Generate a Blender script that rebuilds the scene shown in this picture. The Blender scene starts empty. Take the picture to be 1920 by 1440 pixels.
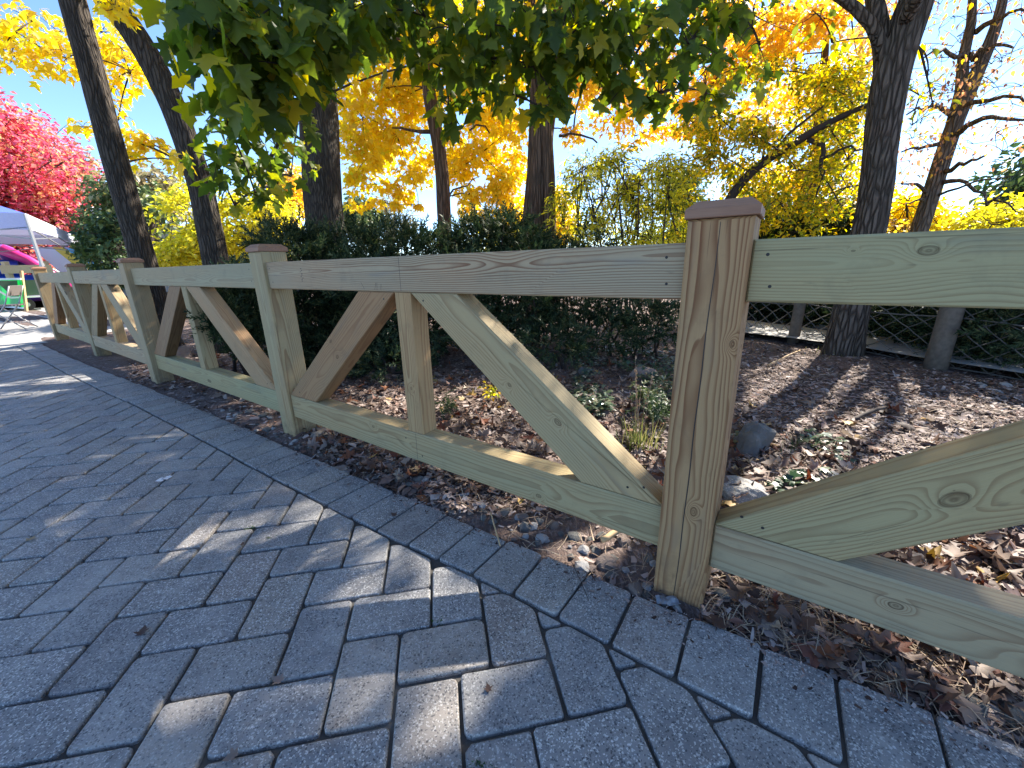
import bpy, math, random
import numpy as np
from mathutils import Matrix, Vector, Euler
random.seed(11); RNG = np.random.default_rng(11)
R = math.radians
SC = bpy.context.scene
COL = SC.collection

# ------------------------------------------------------------------ camera, sky, sun, exposure
F_PX, PITCH, ROLL, CAM_H = 756.9, 0.28874, -0.02478, 0.977
cp, sp, cr, sr = math.cos(PITCH), math.sin(PITCH), math.cos(ROLL), math.sin(ROLL)
FW = np.array([0, cp, -sp]); UP0 = np.array([0, sp, cp]); RT0 = np.array([1.0, 0, 0])
RT = cr * RT0 + sr * UP0; UP = -sr * RT0 + cr * UP0
CAM = np.array([0, 0, CAM_H])
cam_d = bpy.data.cameras.new('camera'); cam = bpy.data.objects.new('camera', cam_d); COL.objects.link(cam)
cam_d.sensor_width = 36; cam_d.lens = F_PX / 1920 * 36; cam_d.clip_start = 0.02; cam_d.clip_end = 2000
cam.matrix_world = Matrix(((RT[0], UP[0], -FW[0], 0), (RT[1], UP[1], -FW[1], 0), (RT[2], UP[2], -FW[2], CAM_H), (0, 0, 0, 1)))
SC.camera = cam
SUN_AZ, SUN_EL = R(44.5), R(37.5)          # angle from +x towards +y, height
SDIR = np.array([math.cos(SUN_EL) * math.cos(SUN_AZ), math.cos(SUN_EL) * math.sin(SUN_AZ), math.sin(SUN_EL)])
world = bpy.data.worlds.new('World'); SC.world = world; world.use_nodes = True
wn = world.node_tree.nodes; wl = world.node_tree.links
sky = wn.new('ShaderNodeTexSky'); sky.sky_type = 'NISHITA'; sky.sun_disc = False
sky.sun_elevation = SUN_EL; sky.sun_rotation = math.pi / 2 - SUN_AZ
sky.altitude = 2500; sky.air_density = 1.0; sky.dust_density = 0.1; sky.ozone_density = 4.5
wl.new(sky.outputs[0], wn['Background'].inputs[0]); wn['Background'].inputs[1].default_value = 0.12
sun_d = bpy.data.lights.new('sun', 'SUN'); sun = bpy.data.objects.new('sun', sun_d); COL.objects.link(sun)
sun_d.energy = 5.0; sun_d.angle = R(0.53); sun_d.color = (1.0, 0.93, 0.82)
sun.rotation_euler = Vector(-SDIR).to_track_quat('-Z', 'Y').to_euler()
sun.location = (20, 20, 30)
SC.view_settings.view_transform = 'Standard'; SC.view_settings.look = 'None'
SC.view_settings.gamma = 1; SC.view_settings.exposure = 1.78; SC.view_settings.use_curve_mapping = False
SC.render.engine = 'CYCLES'
SC.cycles.max_bounces = 7; SC.cycles.diffuse_bounces = 4; SC.cycles.transmission_bounces = 5
SC.cycles.glossy_bounces = 2; SC.cycles.caustics_reflective = False; SC.cycles.caustics_refractive = False
SC.cycles.use_denoising = True; SC.cycles.sample_clamp_indirect = 6

def ray(px, py):
    return F_PX * FW + (px - 960) * RT - (py - 720) * UP
def at(px, py, dist):                     # point seen at a photo pixel, at a horizontal distance
    d = ray(px, py); return CAM + d / math.hypot(d[0], d[1]) * dist
def ground(px, py, z=0.0):
    d = ray(px, py); return CAM + d * ((z - CAM_H) / d[2])
def project(P):
    P = np.atleast_2d(P) - CAM; z = P @ FW
    zz = np.where(z > 0.05, z, np.nan)
    return 960 + F_PX * (P @ RT) / zz, 720 - F_PX * (P @ UP) / zz, z

# fence line
POSTS = np.array([[0.5232, 1.0423], [-1.3433, 2.3697], [-3.3181, 3.7184], [-5.1885, 5.0652], [-7.0984, 6.3818]])
DV = (POSTS[0] - POSTS[4]); DV /= np.linalg.norm(DV)
POSTS = np.array([POSTS[0] + DV * ((q - POSTS[0]) @ DV) + (np.array([-DV[1], DV[0]]) * ((q - POSTS[0]) @ np.array([-DV[1], DV[0]]))) for q in POSTS])
POSTS = np.vstack([[POSTS[0] + DV * 2.31], POSTS])     # one more post outside the frame on the right
NV = np.array([-DV[1], DV[0]])                          # away from the path
if NV @ POSTS[1] < 0: NV = -NV
P0 = POSTS[1]
def so(xy):                                             # s = along the fence to the left, o = towards the path
    w = np.asarray(xy)[..., :2] - P0
    return -(w @ DV), -(w @ NV)
def xy_of(s, o):
    return P0 - np.multiply.outer(np.asarray(s, float), DV) - np.multiply.outer(np.asarray(o, float), NV)
SO_OUT = np.array([[-40, 0.0], [-3, 0.04], [-0.69, .083], [-.1, .118], [.5, .132], [1, .135], [2, .152], [3, .152], [4, .17], [4.6, .18], [5.8, .222], [7.7, .262], [9.2, .26], [12, .3]])
SO_IN = np.array([[-40, 0.25], [-3, 0.29], [-.36, .335], [.5, .336], [1, .366], [2, .382], [3, .386], [4, .40], [4.5, .425], [6, .465], [8.4, .49], [9.2, .5], [12, .53]])
f_out = lambda s: np.interp(s, SO_OUT[:, 0], SO_OUT[:, 1])
f_in = lambda s: np.interp(s, SO_IN[:, 0], SO_IN[:, 1])
S_END = 9.05

# ------------------------------------------------------------------ object helpers
def tag(o, label=None, cat=None, group=None, kind=None):
    if label: o['label'] = label
    if cat: o['category'] = cat
    if group: o['group'] = group
    if kind: o['kind'] = kind
    return o
def empty(name, loc=(0, 0, 0)):
    o = bpy.data.objects.new(name, None); COL.objects.link(o); o.location = loc; o.empty_display_size = .1
    return o
def link(name, me, mats=(), parent=None, loc=(0, 0, 0)):
    o = bpy.data.objects.new(name, me); COL.objects.link(o); o.location = loc
    for m in (mats if isinstance(mats, (list, tuple)) else [mats]):
        if m is not None and m.name not in [x.name for x in me.materials if x]: me.materials.append(m)
    if parent is not None: o.parent = parent
    return o
def np_mesh(name, V, faces_list, mat_idx=None, smooth=False):
    """faces_list: list of (n,k) int arrays"""
    me = bpy.data.meshes.new(name)
    V = np.asarray(V, np.float32)
    me.vertices.add(len(V)); me.vertices.foreach_set('co', V.ravel())
    faces_list = [np.asarray(f, np.int32) for f in faces_list if len(f)]
    nl = sum(f.size for f in faces_list); nf = sum(len(f) for f in faces_list)
    me.loops.add(nl); me.polygons.add(nf)
    me.loops.foreach_set('vertex_index', np.concatenate([f.ravel() for f in faces_list]))
    tot = np.concatenate([np.full(len(f), f.shape[1], np.int32) for f in faces_list])
    st = np.concatenate([[0], np.cumsum(tot)[:-1]]).astype(np.int32)
    me.polygons.foreach_set('loop_start', st); me.polygons.foreach_set('loop_total', tot)
    if mat_idx is not None: me.polygons.foreach_set('material_index', np.asarray(mat_idx, np.int32))
    if smooth: me.polygons.foreach_set('use_smooth', np.ones(nf, bool))
    me.update(calc_edges=True); me.validate()
    return me
class MB:
    """collects verts and faces into one mesh"""
    def __init__(s): s.v = []; s.f = []; s.m = []
    def add(s, V, F, m=0):
        b = len(s.v); s.v += [tuple(map(float, q)) for q in V]
        s.f += [tuple(b + i for i in f) for f in F]; s.m += [m] * len(F)
    def box(s, c, size, m=0, rot=None):
        x, y, z = [k / 2 for k in size]
        V = [Vector((a * x, b * y, d * z)) for a in (-1, 1) for b in (-1, 1) for d in (-1, 1)]
        if rot is not None: V = [rot @ q for q in V]
        V = [q + Vector(c) for q in V]
        s.add(V, [(0, 1, 3, 2), (4, 6, 7, 5), (0, 4, 5, 1), (2, 3, 7, 6), (0, 2, 6, 4), (1, 5, 7, 3)], m)
    def bar(s, a, b, w, h=None, m=0):
        a, b = Vector(a), Vector(b); d = b - a; L = d.length
        s.box((a + b) / 2, (L, w, h or w), m, d.to_track_quat('X', 'Z').to_matrix())
    def tube(s, pts, rad, n=8, m=0, cap=True):
        pts = [Vector(q) for q in pts]; rad = rad if isinstance(rad, (list, tuple, np.ndarray)) else [rad] * len(pts)
        rings = []; b = len(s.v)
        ref = Vector((0, 0, 1))
        for i, q in enumerate(pts):
            t = (pts[min(i + 1, len(pts) - 1)] - pts[max(i - 1, 0)]).normalized()
            if abs(t.dot(ref)) > .95: ref = Vector((1, 0, 0)) if abs(t.x) < .9 else Vector((0, 1, 0))
            u = t.cross(ref).normalized(); w = t.cross(u)
            for k in range(n):
                a = 2 * math.pi * k / n; s.v.append(tuple(q + (u * math.cos(a) + w * math.sin(a)) * float(rad[i])))
        for i in range(len(pts) - 1):
            for k in range(n):
                s.f.append((b + i * n + k, b + i * n + (k + 1) % n, b + (i + 1) * n + (k + 1) % n, b + (i + 1) * n + k)); s.m.append(m)
        if cap:
            s.f.append(tuple(b + k for k in range(n))[::-1]); s.m.append(m)
            s.f.append(tuple(b + (len(pts) - 1) * n + k for k in range(n))); s.m.append(m)
    def mesh(s, name, smooth=False):
        me = bpy.data.meshes.new(name); me.from_pydata(s.v, [], s.f); me.update()
        me.polygons.foreach_set('material_index', s.m)
        if smooth: me.polygons.foreach_set('use_smooth', [True] * len(s.f))
        return me
    def build(s, name, mats, parent=None, loc=(0, 0, 0), smooth=False):
        me = s.mesh(name, smooth)
        o = bpy.data.objects.new(name, me); COL.objects.link(o); o.location = loc
        for m in (mats if isinstance(mats, (list, tuple)) else [mats]): me.materials.append(m)
        if parent is not None: o.parent = parent
        return o

# small value noise for geometry
_T = RNG.random((64, 64, 64))
def vnoise(x, y, z=0.0):
    x, y, z = np.broadcast_arrays(np.asarray(x, float), np.asarray(y, float), np.asarray(z, float))
    xi, yi, zi = np.floor(x).astype(int), np.floor(y).astype(int), np.floor(z).astype(int)
    fx, fy, fz = x - xi, y - yi, z - zi
    fx, fy, fz = [q * q * (3 - 2 * q) for q in (fx, fy, fz)]
    r = 0
    for a in (0, 1):
        for b in (0, 1):
            for c in (0, 1):
                r = r + _T[(xi + a) % 64, (yi + b) % 64, (zi + c) % 64] * np.where(a, fx, 1 - fx) * np.where(b, fy, 1 - fy) * np.where(c, fz, 1 - fz)
    return r * 2 - 1
def fbm(x, y, z=0.0, o=4):
    r = 0; a = 1.0
    for i in range(o):
        r = r + a * vnoise(np.asarray(x) * 2 ** i + 17 * i, np.asarray(y) * 2 ** i + 5 * i, np.asarray(z) * 2 ** i); a *= .5
    return r

# ------------------------------------------------------------------ materials
class NT:
    def __init__(s, name):
        s.m = bpy.data.materials.new(name); s.m.use_nodes = True
        s.t = s.m.node_tree; s.n = s.t.nodes; s.b = s.n['Principled BSDF']; s.out = s.n['Material Output']
    def node(s, typ, **kw):
        n = s.n.new(typ)
        for k, v in kw.items(): setattr(n, k, v)
        return n
    def set(s, sock, v):
        if hasattr(v, 'is_output') or isinstance(v, bpy.types.NodeSocket): s.t.links.new(v, sock)
        else: sock.default_value = v
    def math(s, op, a, b=0.0, c=0.0, clamp=False):
        n = s.node('ShaderNodeMath', operation=op, use_clamp=clamp)
        s.set(n.inputs[0], a); s.set(n.inputs[1], b); s.set(n.inputs[2], c); return n.outputs[0]
    def vmath(s, op, a, b=(0, 0, 0)):
        n = s.node('ShaderNodeVectorMath', operation=op); s.set(n.inputs[0], a)
        if op == 'SCALE': s.set(n.inputs[3], b)
        else: s.set(n.inputs[1], b)
        return n.outputs[0]
    def mix(s, f, a, b, mode='MIX'):
        n = s.node('ShaderNodeMix', data_type='RGBA', blend_type=mode); n.clamp_factor = True
        s.set(n.inputs[0], f); s.set(n.inputs[6], a); s.set(n.inputs[7], b); return n.outputs[2]
    def ramp(s, f, stops, interp='LINEAR'):
        n = s.node('ShaderNodeValToRGB'); n.color_ramp.interpolation = interp; e = n.color_ramp.elements
        while len(e) < len(stops): e.new(.5)
        for q, (p, c) in zip(e, stops):
            q.position = p; q.color = (*c, 1) if len(c) == 3 else c
        s.set(n.inputs[0], f); return n.outputs[0]
    def noise(s, vec, scale, detail=3, rough=.5, dist=0.0, out=0):
        n = s.node('ShaderNodeTexNoise'); s.set(n.inputs['Vector'], vec) if vec is not None else None
        n.inputs['Scale'].default_value = scale; n.inputs['Detail'].default_value = detail
        n.inputs['Roughness'].default_value = rough; n.inputs['Distortion'].default_value = dist; return n.outputs[out]
    def vor(s, vec, scale, feature='F1', out='Distance', rnd=1.0):
        n = s.node('ShaderNodeTexVoronoi', feature=feature); s.set(n.inputs['Vector'], vec) if vec is not None else None
        n.inputs['Scale'].default_value = scale; n.inputs['Randomness'].default_value = rnd; return n.outputs[out]
    def bump(s, h, strength=.3, dist=.01):
        n = s.node('ShaderNodeBump'); n.inputs['Strength'].default_value = strength; n.inputs['Distance'].default_value = dist
        s.set(n.inputs['Height'], h); s.t.links.new(n.outputs[0], s.b.inputs['Normal']); return n.outputs[0]
    def col(s, c, rough=.7, spec=.3):
        s.set(s.b.inputs['Base Color'], c if not isinstance(c, tuple) or len(c) == 4 else (*c, 1))
        s.set(s.b.inputs['Roughness'], rough); s.b.inputs['Specular IOR Level'].default_value = spec; return s.m
    def objco(s): return s.node('ShaderNodeTexCoord').outputs['Object']
    def pos(s): return s.node('ShaderNodeNewGeometry').outputs['Position']
    def rnd(s):                      # one value per piece: loose island or object
        a = s.node('ShaderNodeNewGeometry').outputs['Random Per Island']; b = s.node('ShaderNodeObjectInfo').outputs['Random']
        return s.math('FRACT', s.math('ADD', a, b))
def flat(name, c, rough=.6, spec=.3, var=.12, scale=30, metal=0):
    t = NT(name); n = t.noise(t.objco(), scale, 3)
    cc = t.mix(n, tuple(k * (1 - var) for k in c) + (1,), tuple(min(1, k * (1 + var)) for k in c) + (1,))
    t.b.inputs['Metallic'].default_value = metal
    return t.col(cc, rough, spec)

def mat_wood():
    t = NT('treated_pine')
    oi = t.node('ShaderNodeObjectInfo'); co = t.objco()
    r = oi.outputs['Random']
    sx = t.node('ShaderNodeSeparateXYZ'); t.set(sx.inputs[0], co)
    X, Y, Z = sx.outputs
    off = t.node('ShaderNodeCombineXYZ')
    t.set(off.inputs[0], t.math('MULTIPLY', r, 37.0)); t.set(off.inputs[1], t.math('MULTIPLY', r, 91.0)); t.set(off.inputs[2], t.math('MULTIPLY', r, 13.0))
    P = t.vmath('ADD', co, off.outputs[0])
    # stretched space for slow wander of the grain
    st = t.vmath('MULTIPLY', P, (1.3, 7.0, 7.0))
    w1 = t.math('SUBTRACT', t.noise(st, 1.0, 2, .5), .5)
    w2 = t.math('SUBTRACT', t.noise(t.vmath('MULTIPLY', P, (5.0, 22.0, 22.0)), 1.0, 2, .5), .5)
    # knots
    kv = t.node('ShaderNodeTexVoronoi', feature='F1'); t.set(kv.inputs['Vector'], t.vmath('MULTIPLY', P, (2.2, 6.5, 6.5))); kv.inputs['Scale'].default_value = 1.0
    kd = kv.outputs['Distance']; ksel = t.node('ShaderNodeSeparateColor'); t.set(ksel.inputs[0], kv.outputs['Color'])
    kon = t.math('GREATER_THAN', ksel.outputs[0], .55)
    kg = t.math('MULTIPLY', kon, t.math('POWER', 2.718, t.math('MULTIPLY', t.math('MULTIPLY', kd, kd), -16.0)))
    # ring radius about a pith line that runs a little off the length of the piece
    py = t.math('ADD', t.math('ADD', Y, t.math('MULTIPLY', X, t.math('MULTIPLY', t.math('SUBTRACT', t.math('FRACT', t.math('MULTIPLY', r, 7.31)), .5), .035))), t.math('MULTIPLY', t.math('SUBTRACT', t.math('FRACT', t.math('MULTIPLY', r, 17.7)), .5), .07))
    pz = t.math('ADD', t.math('ADD', Z, t.math('MULTIPLY', X, t.math('MULTIPLY', t.math('SUBTRACT', t.math('FRACT', t.math('MULTIPLY', r, 3.77)), .5), .03))), t.math('MULTIPLY', t.math('SUBTRACT', t.math('FRACT', t.math('MULTIPLY', r, 29.1)), .5), .09))
    rad = t.math('SQRT', t.math('ADD', t.math('ADD', t.math('MULTIPLY', py, py), t.math('MULTIPLY', pz, pz)), 1e-6))
    rad = t.math('ADD', rad, t.math('MULTIPLY', w1, .034)); rad = t.math('ADD', rad, t.math('MULTIPLY', w2, .005))
    rad = t.math('ADD', rad, t.math('MULTIPLY', kg, .022))
    hard = None
    for nm in ('knot_a', 'knot_b'):
        at_ = t.node('ShaderNodeAttribute', attribute_type='OBJECT', attribute_name=nm); ks = t.node('ShaderNodeSeparateXYZ'); t.set(ks.inputs[0], at_.outputs['Vector'])
        ux = t.math('MULTIPLY', t.math('SUBTRACT', X, ks.outputs[0]), .62); uy = t.math('SUBTRACT', Y, ks.outputs[1])
        dd_ = t.math('SQRT', t.math('ADD', t.math('MULTIPLY', ux, ux), t.math('MULTIPLY', uy, uy)))
        dd_ = t.math('ADD', dd_, t.math('MULTIPLY', w2, .016))
        q = t.math('DIVIDE', dd_, t.math('ADD', ks.outputs[2], .0001))
        rad = t.math('ADD', rad, t.math('MULTIPLY', t.math('POWER', 2.718, t.math('MULTIPLY', t.math('MULTIPLY', q, q), -.22)), .030))
        hd = t.math('MULTIPLY', t.math('LESS_THAN', q, 1.0), t.math('ADD', .5, t.math('MULTIPLY', t.math('SINE', t.math('ADD', t.math('MULTIPLY', q, 11.0), t.math('MULTIPLY', w2, 9.0))), .22)))
        hd = t.math('ADD', hd, t.math('MULTIPLY', t.math('COMPARE', q, .98, .12), .5))
        hard = hd if hard is None else t.math('MAXIMUM', hard, hd)
    ring = t.math('FRACT', t.math('MULTIPLY', rad, 150.0))
    late = t.ramp(ring, [(0, (0, 0, 0)), (.45, (.08, .08, .08)), (.86, (1, 1, 1)), (.95, (.9, .9, .9)), (1, (0, 0, 0))])
    # late wood shows strongly in some zones, hardly in others
    zone = t.ramp(t.noise(t.vmath('MULTIPLY', P, (.9, 9.0, 9.0)), 1.0, 2), [(.3, (.55, .55, .55)), (.6, (1, 1, 1))])
    late = t.math('MULTIPLY', late, zone)
    fine = t.noise(t.vmath('MULTIPLY', P, (14.0, 420.0, 420.0)), 1.0, 3, .6)
    green = t.ramp(t.noise(t.vmath('MULTIPLY', P, (1.1, 5.0, 5.0)), 1.0, 3), [(.38, (0, 0, 0)), (.62, (1, 1, 1))])
    base = t.mix(t.math('MULTIPLY', green, .58), (.48, .355, .215, 1), (.40, .36, .245, 1))
    base = t.mix(t.math('MULTIPLY', late, oi.outputs['Alpha']), base, t.mix(t.math('MULTIPLY', green, .5), (.20, .085, .042, 1), (.19, .14, .085, 1)))
    base = t.mix(t.math('MULTIPLY', t.math('SUBTRACT', fine, .35), .55), base, (.24, .18, .115, 1))
    core = t.ramp(kd, [(.0, (1, 1, 1)), (.06, (.75, .75, .75)), (.075, (1, 1, 1)), (.10, (0, 0, 0))])
    base = t.mix(t.math('MULTIPLY', t.math('MULTIPLY', core, kon), .75), base, (.10, .055, .03, 1))
    base = t.mix(t.math('MULTIPLY', hard, .8, clamp=True), base, (.085, .05, .03, 1))
    # scuffs and dirt
    dirt = t.ramp(t.noise(P, 9.0, 5, .7), [(.56, (0, 0, 0)), (.72, (1, 1, 1))])
    base = t.mix(t.math('MULTIPLY', dirt, .35), base, (.22, .18, .13, 1))
    chk = t.ramp(t.noise(t.vmath('MULTIPLY', P, (3.0, 150.0, 150.0)), 1.0, 2, .5), [(.66, (0, 0, 0)), (.72, (1, 1, 1))])
    base = t.mix(t.math('MULTIPLY', chk, .55), base, (.13, .09, .06, 1))
    wz = t.node('ShaderNodeSeparateXYZ'); t.set(wz.inputs[0], t.pos())
    mud = t.math('MULTIPLY', t.math('SUBTRACT', 1.0, t.math('DIVIDE', t.math('SUBTRACT', wz.outputs[2], .0), .16), clamp=True), t.ramp(t.noise(P, 26.0, 4, .7), [(.38, (0, 0, 0)), (.62, (1, 1, 1))]))
    base = t.mix(t.math('MULTIPLY', mud, .6), base, (.12, .09, .07, 1))
    blue = t.ramp(t.noise(t.vmath('MULTIPLY', P, (2.2, 16.0, 16.0)), 1.0, 3, .6), [(.60, (0, 0, 0)), (.72, (1, 1, 1))])
    base = t.mix(t.math('MULTIPLY', blue, .38), base, (.20, .20, .19, 1))
    sm = t.ramp(t.noise(t.vmath('MULTIPLY', P, (14.0, 60.0, 60.0)), 1.0, 2), [(.70, (0, 0, 0)), (.78, (1, 1, 1))])
    base = t.mix(t.math('MULTIPLY', sm, .35), base, (.12, .09, .07, 1))
    base = t.mix(1.0, base, oi.outputs['Color'], 'MULTIPLY')
    t.bump(t.math('ADD', t.math('ADD', t.math('MULTIPLY', late, .5), t.math('MULTIPLY', fine, .5)), t.math('MULTIPLY', core, -.6)), .35, .0018)
    base = t.mix(1.0, base, (.93, .91, .89, 1), 'MULTIPLY')
    return t.col(base, .72, .25)
WOOD = mat_wood()
def mat_cap():
    t = NT('cedar_cap'); P = t.objco(); r = t.node('ShaderNodeObjectInfo').outputs['Random']
    P = t.vmath('ADD', P, t.vmath('SCALE', (3.1, 5.7, 9.3), r))
    g = t.noise(t.vmath('MULTIPLY', P, (9, 160, 160)), 1, 3, .6)
    b = t.noise(t.vmath('MULTIPLY', P, (3, 12, 12)), 1, 2)
    c = t.mix(g, (.17, .075, .048, 1), (.38, .20, .125, 1)); c = t.mix(t.math('MULTIPLY', b, .4), c, (.34, .24, .155, 1))
    t.bump(g, .3, .002); return t.col(c, .65, .25)
CAPM = mat_cap()
DARKHOLE = flat('dark_screw', (.03, .027, .025), .5)
PENCIL = flat('pencil_mark', (.06, .055, .055), .7)

def mat_paver():
    t = NT('concrete_paver'); P = t.pos(); r = t.rnd()
    r2 = t.math('FRACT', t.math('MULTIPLY', r, 13.7)); r3 = t.math('FRACT', t.math('MULTIPLY', r, 37.3))
    base = t.ramp(r, [(0, (.20, .197, .198)), (.4, (.27, .266, .262)), (.7, (.235, .231, .228)), (.8, (.31, .275, .235)), (.9, (.28, .235, .21)), (1, (.215, .20, .192))], 'LINEAR')
    blot = t.noise(P, 9, 4, .6)
    base = t.mix(t.ramp(blot, [(.32, (0, 0, 0)), (.68, (1, 1, 1))]), t.mix(.28, base, (.06, .06, .07, 1)), t.mix(.45, base, (.36, .345, .32, 1)))
    PD = t.vmath('ADD', P, t.vmath('SCALE', t.noise(P, 300, 2, out=1), .0045))
    v1 = t.node('ShaderNodeTexVoronoi'); t.set(v1.inputs['Vector'], PD); v1.inputs['Scale'].default_value = 285
    sc = t.node('ShaderNodeSeparateColor'); t.set(sc.inputs[0], v1.outputs['Color'])
    lite = t.math('MULTIPLY', t.math('GREATER_THAN', sc.outputs[0], .68), t.math('LESS_THAN', v1.outputs['Distance'], t.math('MULTIPLY', sc.outputs[1], .9)))
    dark = t.math('MULTIPLY', t.math('LESS_THAN', sc.outputs[0], .26), t.math('LESS_THAN', v1.outputs['Distance'], t.math('MULTIPLY', sc.outputs[2], .9)))
    v2 = t.node('ShaderNodeTexVoronoi'); t.set(v2.inputs['Vector'], PD); v2.inputs['Scale'].default_value = 130
    s2 = t.node('ShaderNodeSeparateColor'); t.set(s2.inputs[0], v2.outputs['Color'])
    big = t.math('MULTIPLY', t.math('GREATER_THAN', s2.outputs[1], .92), t.math('LESS_THAN', v2.outputs['Distance'], .33))
    pit = t.math('MULTIPLY', t.math('LESS_THAN', s2.outputs[1], .13), t.math('LESS_THAN', v2.outputs['Distance'], .34))
    amt = t.math('ADD', .35, t.math('MULTIPLY', r2, .55))
    base = t.mix(t.math('MULTIPLY', lite, amt), base, (.62, .61, .58, 1))
    base = t.mix(t.math('MULTIPLY', big, amt), base, (.72, .70, .67, 1))
    base = t.mix(t.math('MULTIPLY', dark, .75), base, (.055, .057, .065, 1))
    base = t.mix(t.math('MULTIPLY', pit, .8), base, (.04, .04, .045, 1))
    fine = t.noise(P, 420, 2, .6)
    base = t.mix(t.math('MULTIPLY', t.math('SUBTRACT', fine, .4), .7), base, (.09, .09, .1, 1))
    # dusty film and brownish stains with shapes of their own
    dust = t.ramp(t.noise(P, 3.1, 5, .7), [(.50, (0, 0, 0)), (.66, (1, 1, 1))])
    base = t.mix(t.math('MULTIPLY', dust, .45), base, (.44, .42, .39, 1))
    brown = t.ramp(t.noise(P, 17, 4, .7), [(.62, (0, 0, 0)), (.78, (1, 1, 1))])
    base = t.mix(t.math('MULTIPLY', brown, .4), base, (.17, .115, .08, 1))
    h = t.math('SUBTRACT', t.math('ADD', t.math('MULTIPLY', fine, .5), t.math('MULTIPLY', lite, .35)), t.math('MULTIPLY', t.math('ADD', pit, t.math('MULTIPLY', dark, .4)), .8))
    t.bump(h, .55, .0022)
    return t.col(base, t.math('ADD', .5, t.math('MULTIPLY', fine, .3)), .45)
PAVER = mat_paver()
def mat_sand():
    t = NT('joint_sand'); P = t.pos(); n = t.noise(P, 160, 3, .7); m = t.noise(P, 3.5, 3)
    c = t.mix(n, (.045, .042, .04, 1), (.12, .11, .1, 1))
    c = t.mix(t.ramp(m, [(.52, (0, 0, 0)), (.66, (1, 1, 1))]), c, (.19, .175, .155, 1))
    t.bump(n, .6, .004); return t.col(c, .9, .1)
SAND = mat_sand()
def mat_soil():
    t = NT('mulched_soil'); P = t.pos(); n = t.noise(P, 45, 6, .75); m = t.noise(P, 1.3, 3); k = t.noise(t.vmath('MULTIPLY', P, (60, 25, 60)), 1, 4, .7)
    c = t.mix(n, (.045, .032, .028, 1), (.25, .185, .165, 1)); c = t.mix(t.ramp(k, [(.5, (0, 0, 0)), (.65, (1, 1, 1))]), c, (.33, .26, .235, 1))
    c = t.mix(t.ramp(m, [(.45, (0, 0, 0)), (.7, (1, 1, 1))]), c, (.12, .085, .07, 1))
    sx = t.node('ShaderNodeSeparateXYZ'); t.set(sx.inputs[0], P)
    far = t.math('SMOOTH_MIN', 1.0, t.math('MULTIPLY', t.math('SUBTRACT', t.math('ADD', sx.outputs[1], t.math('ABSOLUTE', sx.outputs[0])), 24.0), .05), .1, clamp=True)
    c = t.mix(far, c, t.mix(n, (.07, .10, .03, 1), (.16, .17, .06, 1)))
    t.bump(t.math('ADD', n, k), .9, .02); return t.col(c, .9, .15)
SOIL = mat_soil()
def mat_concrete(name='pale_concrete', c0=(.34, .325, .30), c1=(.46, .44, .41)):
    t = NT(name); P = t.pos(); n = t.noise(P, 2.2, 6, .65); f = t.noise(P, 140, 2)
    c = t.mix(n, (*c0, 1), (*c1, 1)); c = t.mix(t.math('MULTIPLY', f, .25), c, (.2, .19, .18, 1)); t.bump(f, .3, .003)
    return t.col(c, .85, .2)
CONC = mat_concrete(); WALKM = mat_concrete('walk_concrete', (.30, .29, .275), (.42, .41, .39))

def mat_bark(name, dark, light, sx=26, sz=3.2, strength=1.0, dist=.03):
    t = NT(name); P = t.objco()
    P2 = t.vmath('ADD', P, t.vmath('SCALE', t.noise(P, 3, 2, out=1), .05))
    a = t.noise(t.vmath('MULTIPLY', P2, (sx, sx, sz)), 1, 4, .6)
    v = t.vor(t.vmath('MULTIPLY', P2, (sx * .9, sx * .9, sz * .75)), 1, 'DISTANCE_TO_EDGE')
    rid = t.ramp(v, [(0, (0, 0, 0)), (.22, (1, 1, 1))])
    h = t.math('ADD', t.math('MULTIPLY', rid, .7), t.math('MULTIPLY', a, .6))
    c = t.mix(h, (*dark, 1), (*light, 1))
    c = t.mix(t.ramp(t.noise(P, 2.1, 4), [(.5, (0, 0, 0)), (.75, (1, 1, 1))]), c, t.mix(.35, c, (.06, .063, .05, 1)))
    t.bump(h, strength, dist); return t.col(c, .9, .15)
BARK = mat_bark('maple_bark', (.014, .012, .011), (.085, .07, .058), 44, 6.5, 1.0, .02)
BARKF = mat_bark('locust_bark', (.020, .015, .012), (.15, .118, .096), 30, 6.0, 1.0, .035)
BARKG = mat_bark('grey_brown_bark', (.045, .033, .027), (.20, .155, .125), 30, 5)
BARKB = mat_bark('reddish_bark', (.04, .024, .017), (.16, .10, .07), 24, 3)
TWIG = flat('twig_bark', (.05, .036, .03), .85)

def mat_leaf(name, stops, trans=.5, tgain=1.25, rough=.45, spec=.35, blot=.25):
    """stops over a per-leaf random value; transmitted light is the leaf's own colour, a bit more saturated"""
    t = NT(name); r = t.rnd(); c = t.ramp(r, stops)
    n = t.noise(t.pos(), 26, 3, .6)
    c = t.mix(t.math('MULTIPLY', n, blot), c, t.mix(1.0, c, (.55, .5, .4, 1), 'MULTIPLY'))
    t.col(c, rough, spec)
    tr = t.node('ShaderNodeBsdfTranslucent'); hs = t.node('ShaderNodeHueSaturation'); hs.inputs['Saturation'].default_value = 1.12; hs.inputs['Value'].default_value = tgain
    t.set(hs.inputs['Color'], c); t.set(tr.inputs[0], hs.outputs[0])
    mx = t.node('ShaderNodeMixShader'); mx.inputs[0].default_value = trans
    t.t.links.new(t.b.outputs[0], mx.inputs[1]); t.t.links.new(tr.outputs[0], mx.inputs[2]); t.t.links.new(mx.outputs[0], t.out.inputs[0])
    return t.m
L_GREEN = mat_leaf('green_maple_leaf', [(0, (.06, .10, .02)), (.5, (.105, .155, .025)), (.8, (.18, .22, .03)), (.93, (.34, .33, .035)), (1, (.58, .45, .04))], .6, 1.75)
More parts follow.
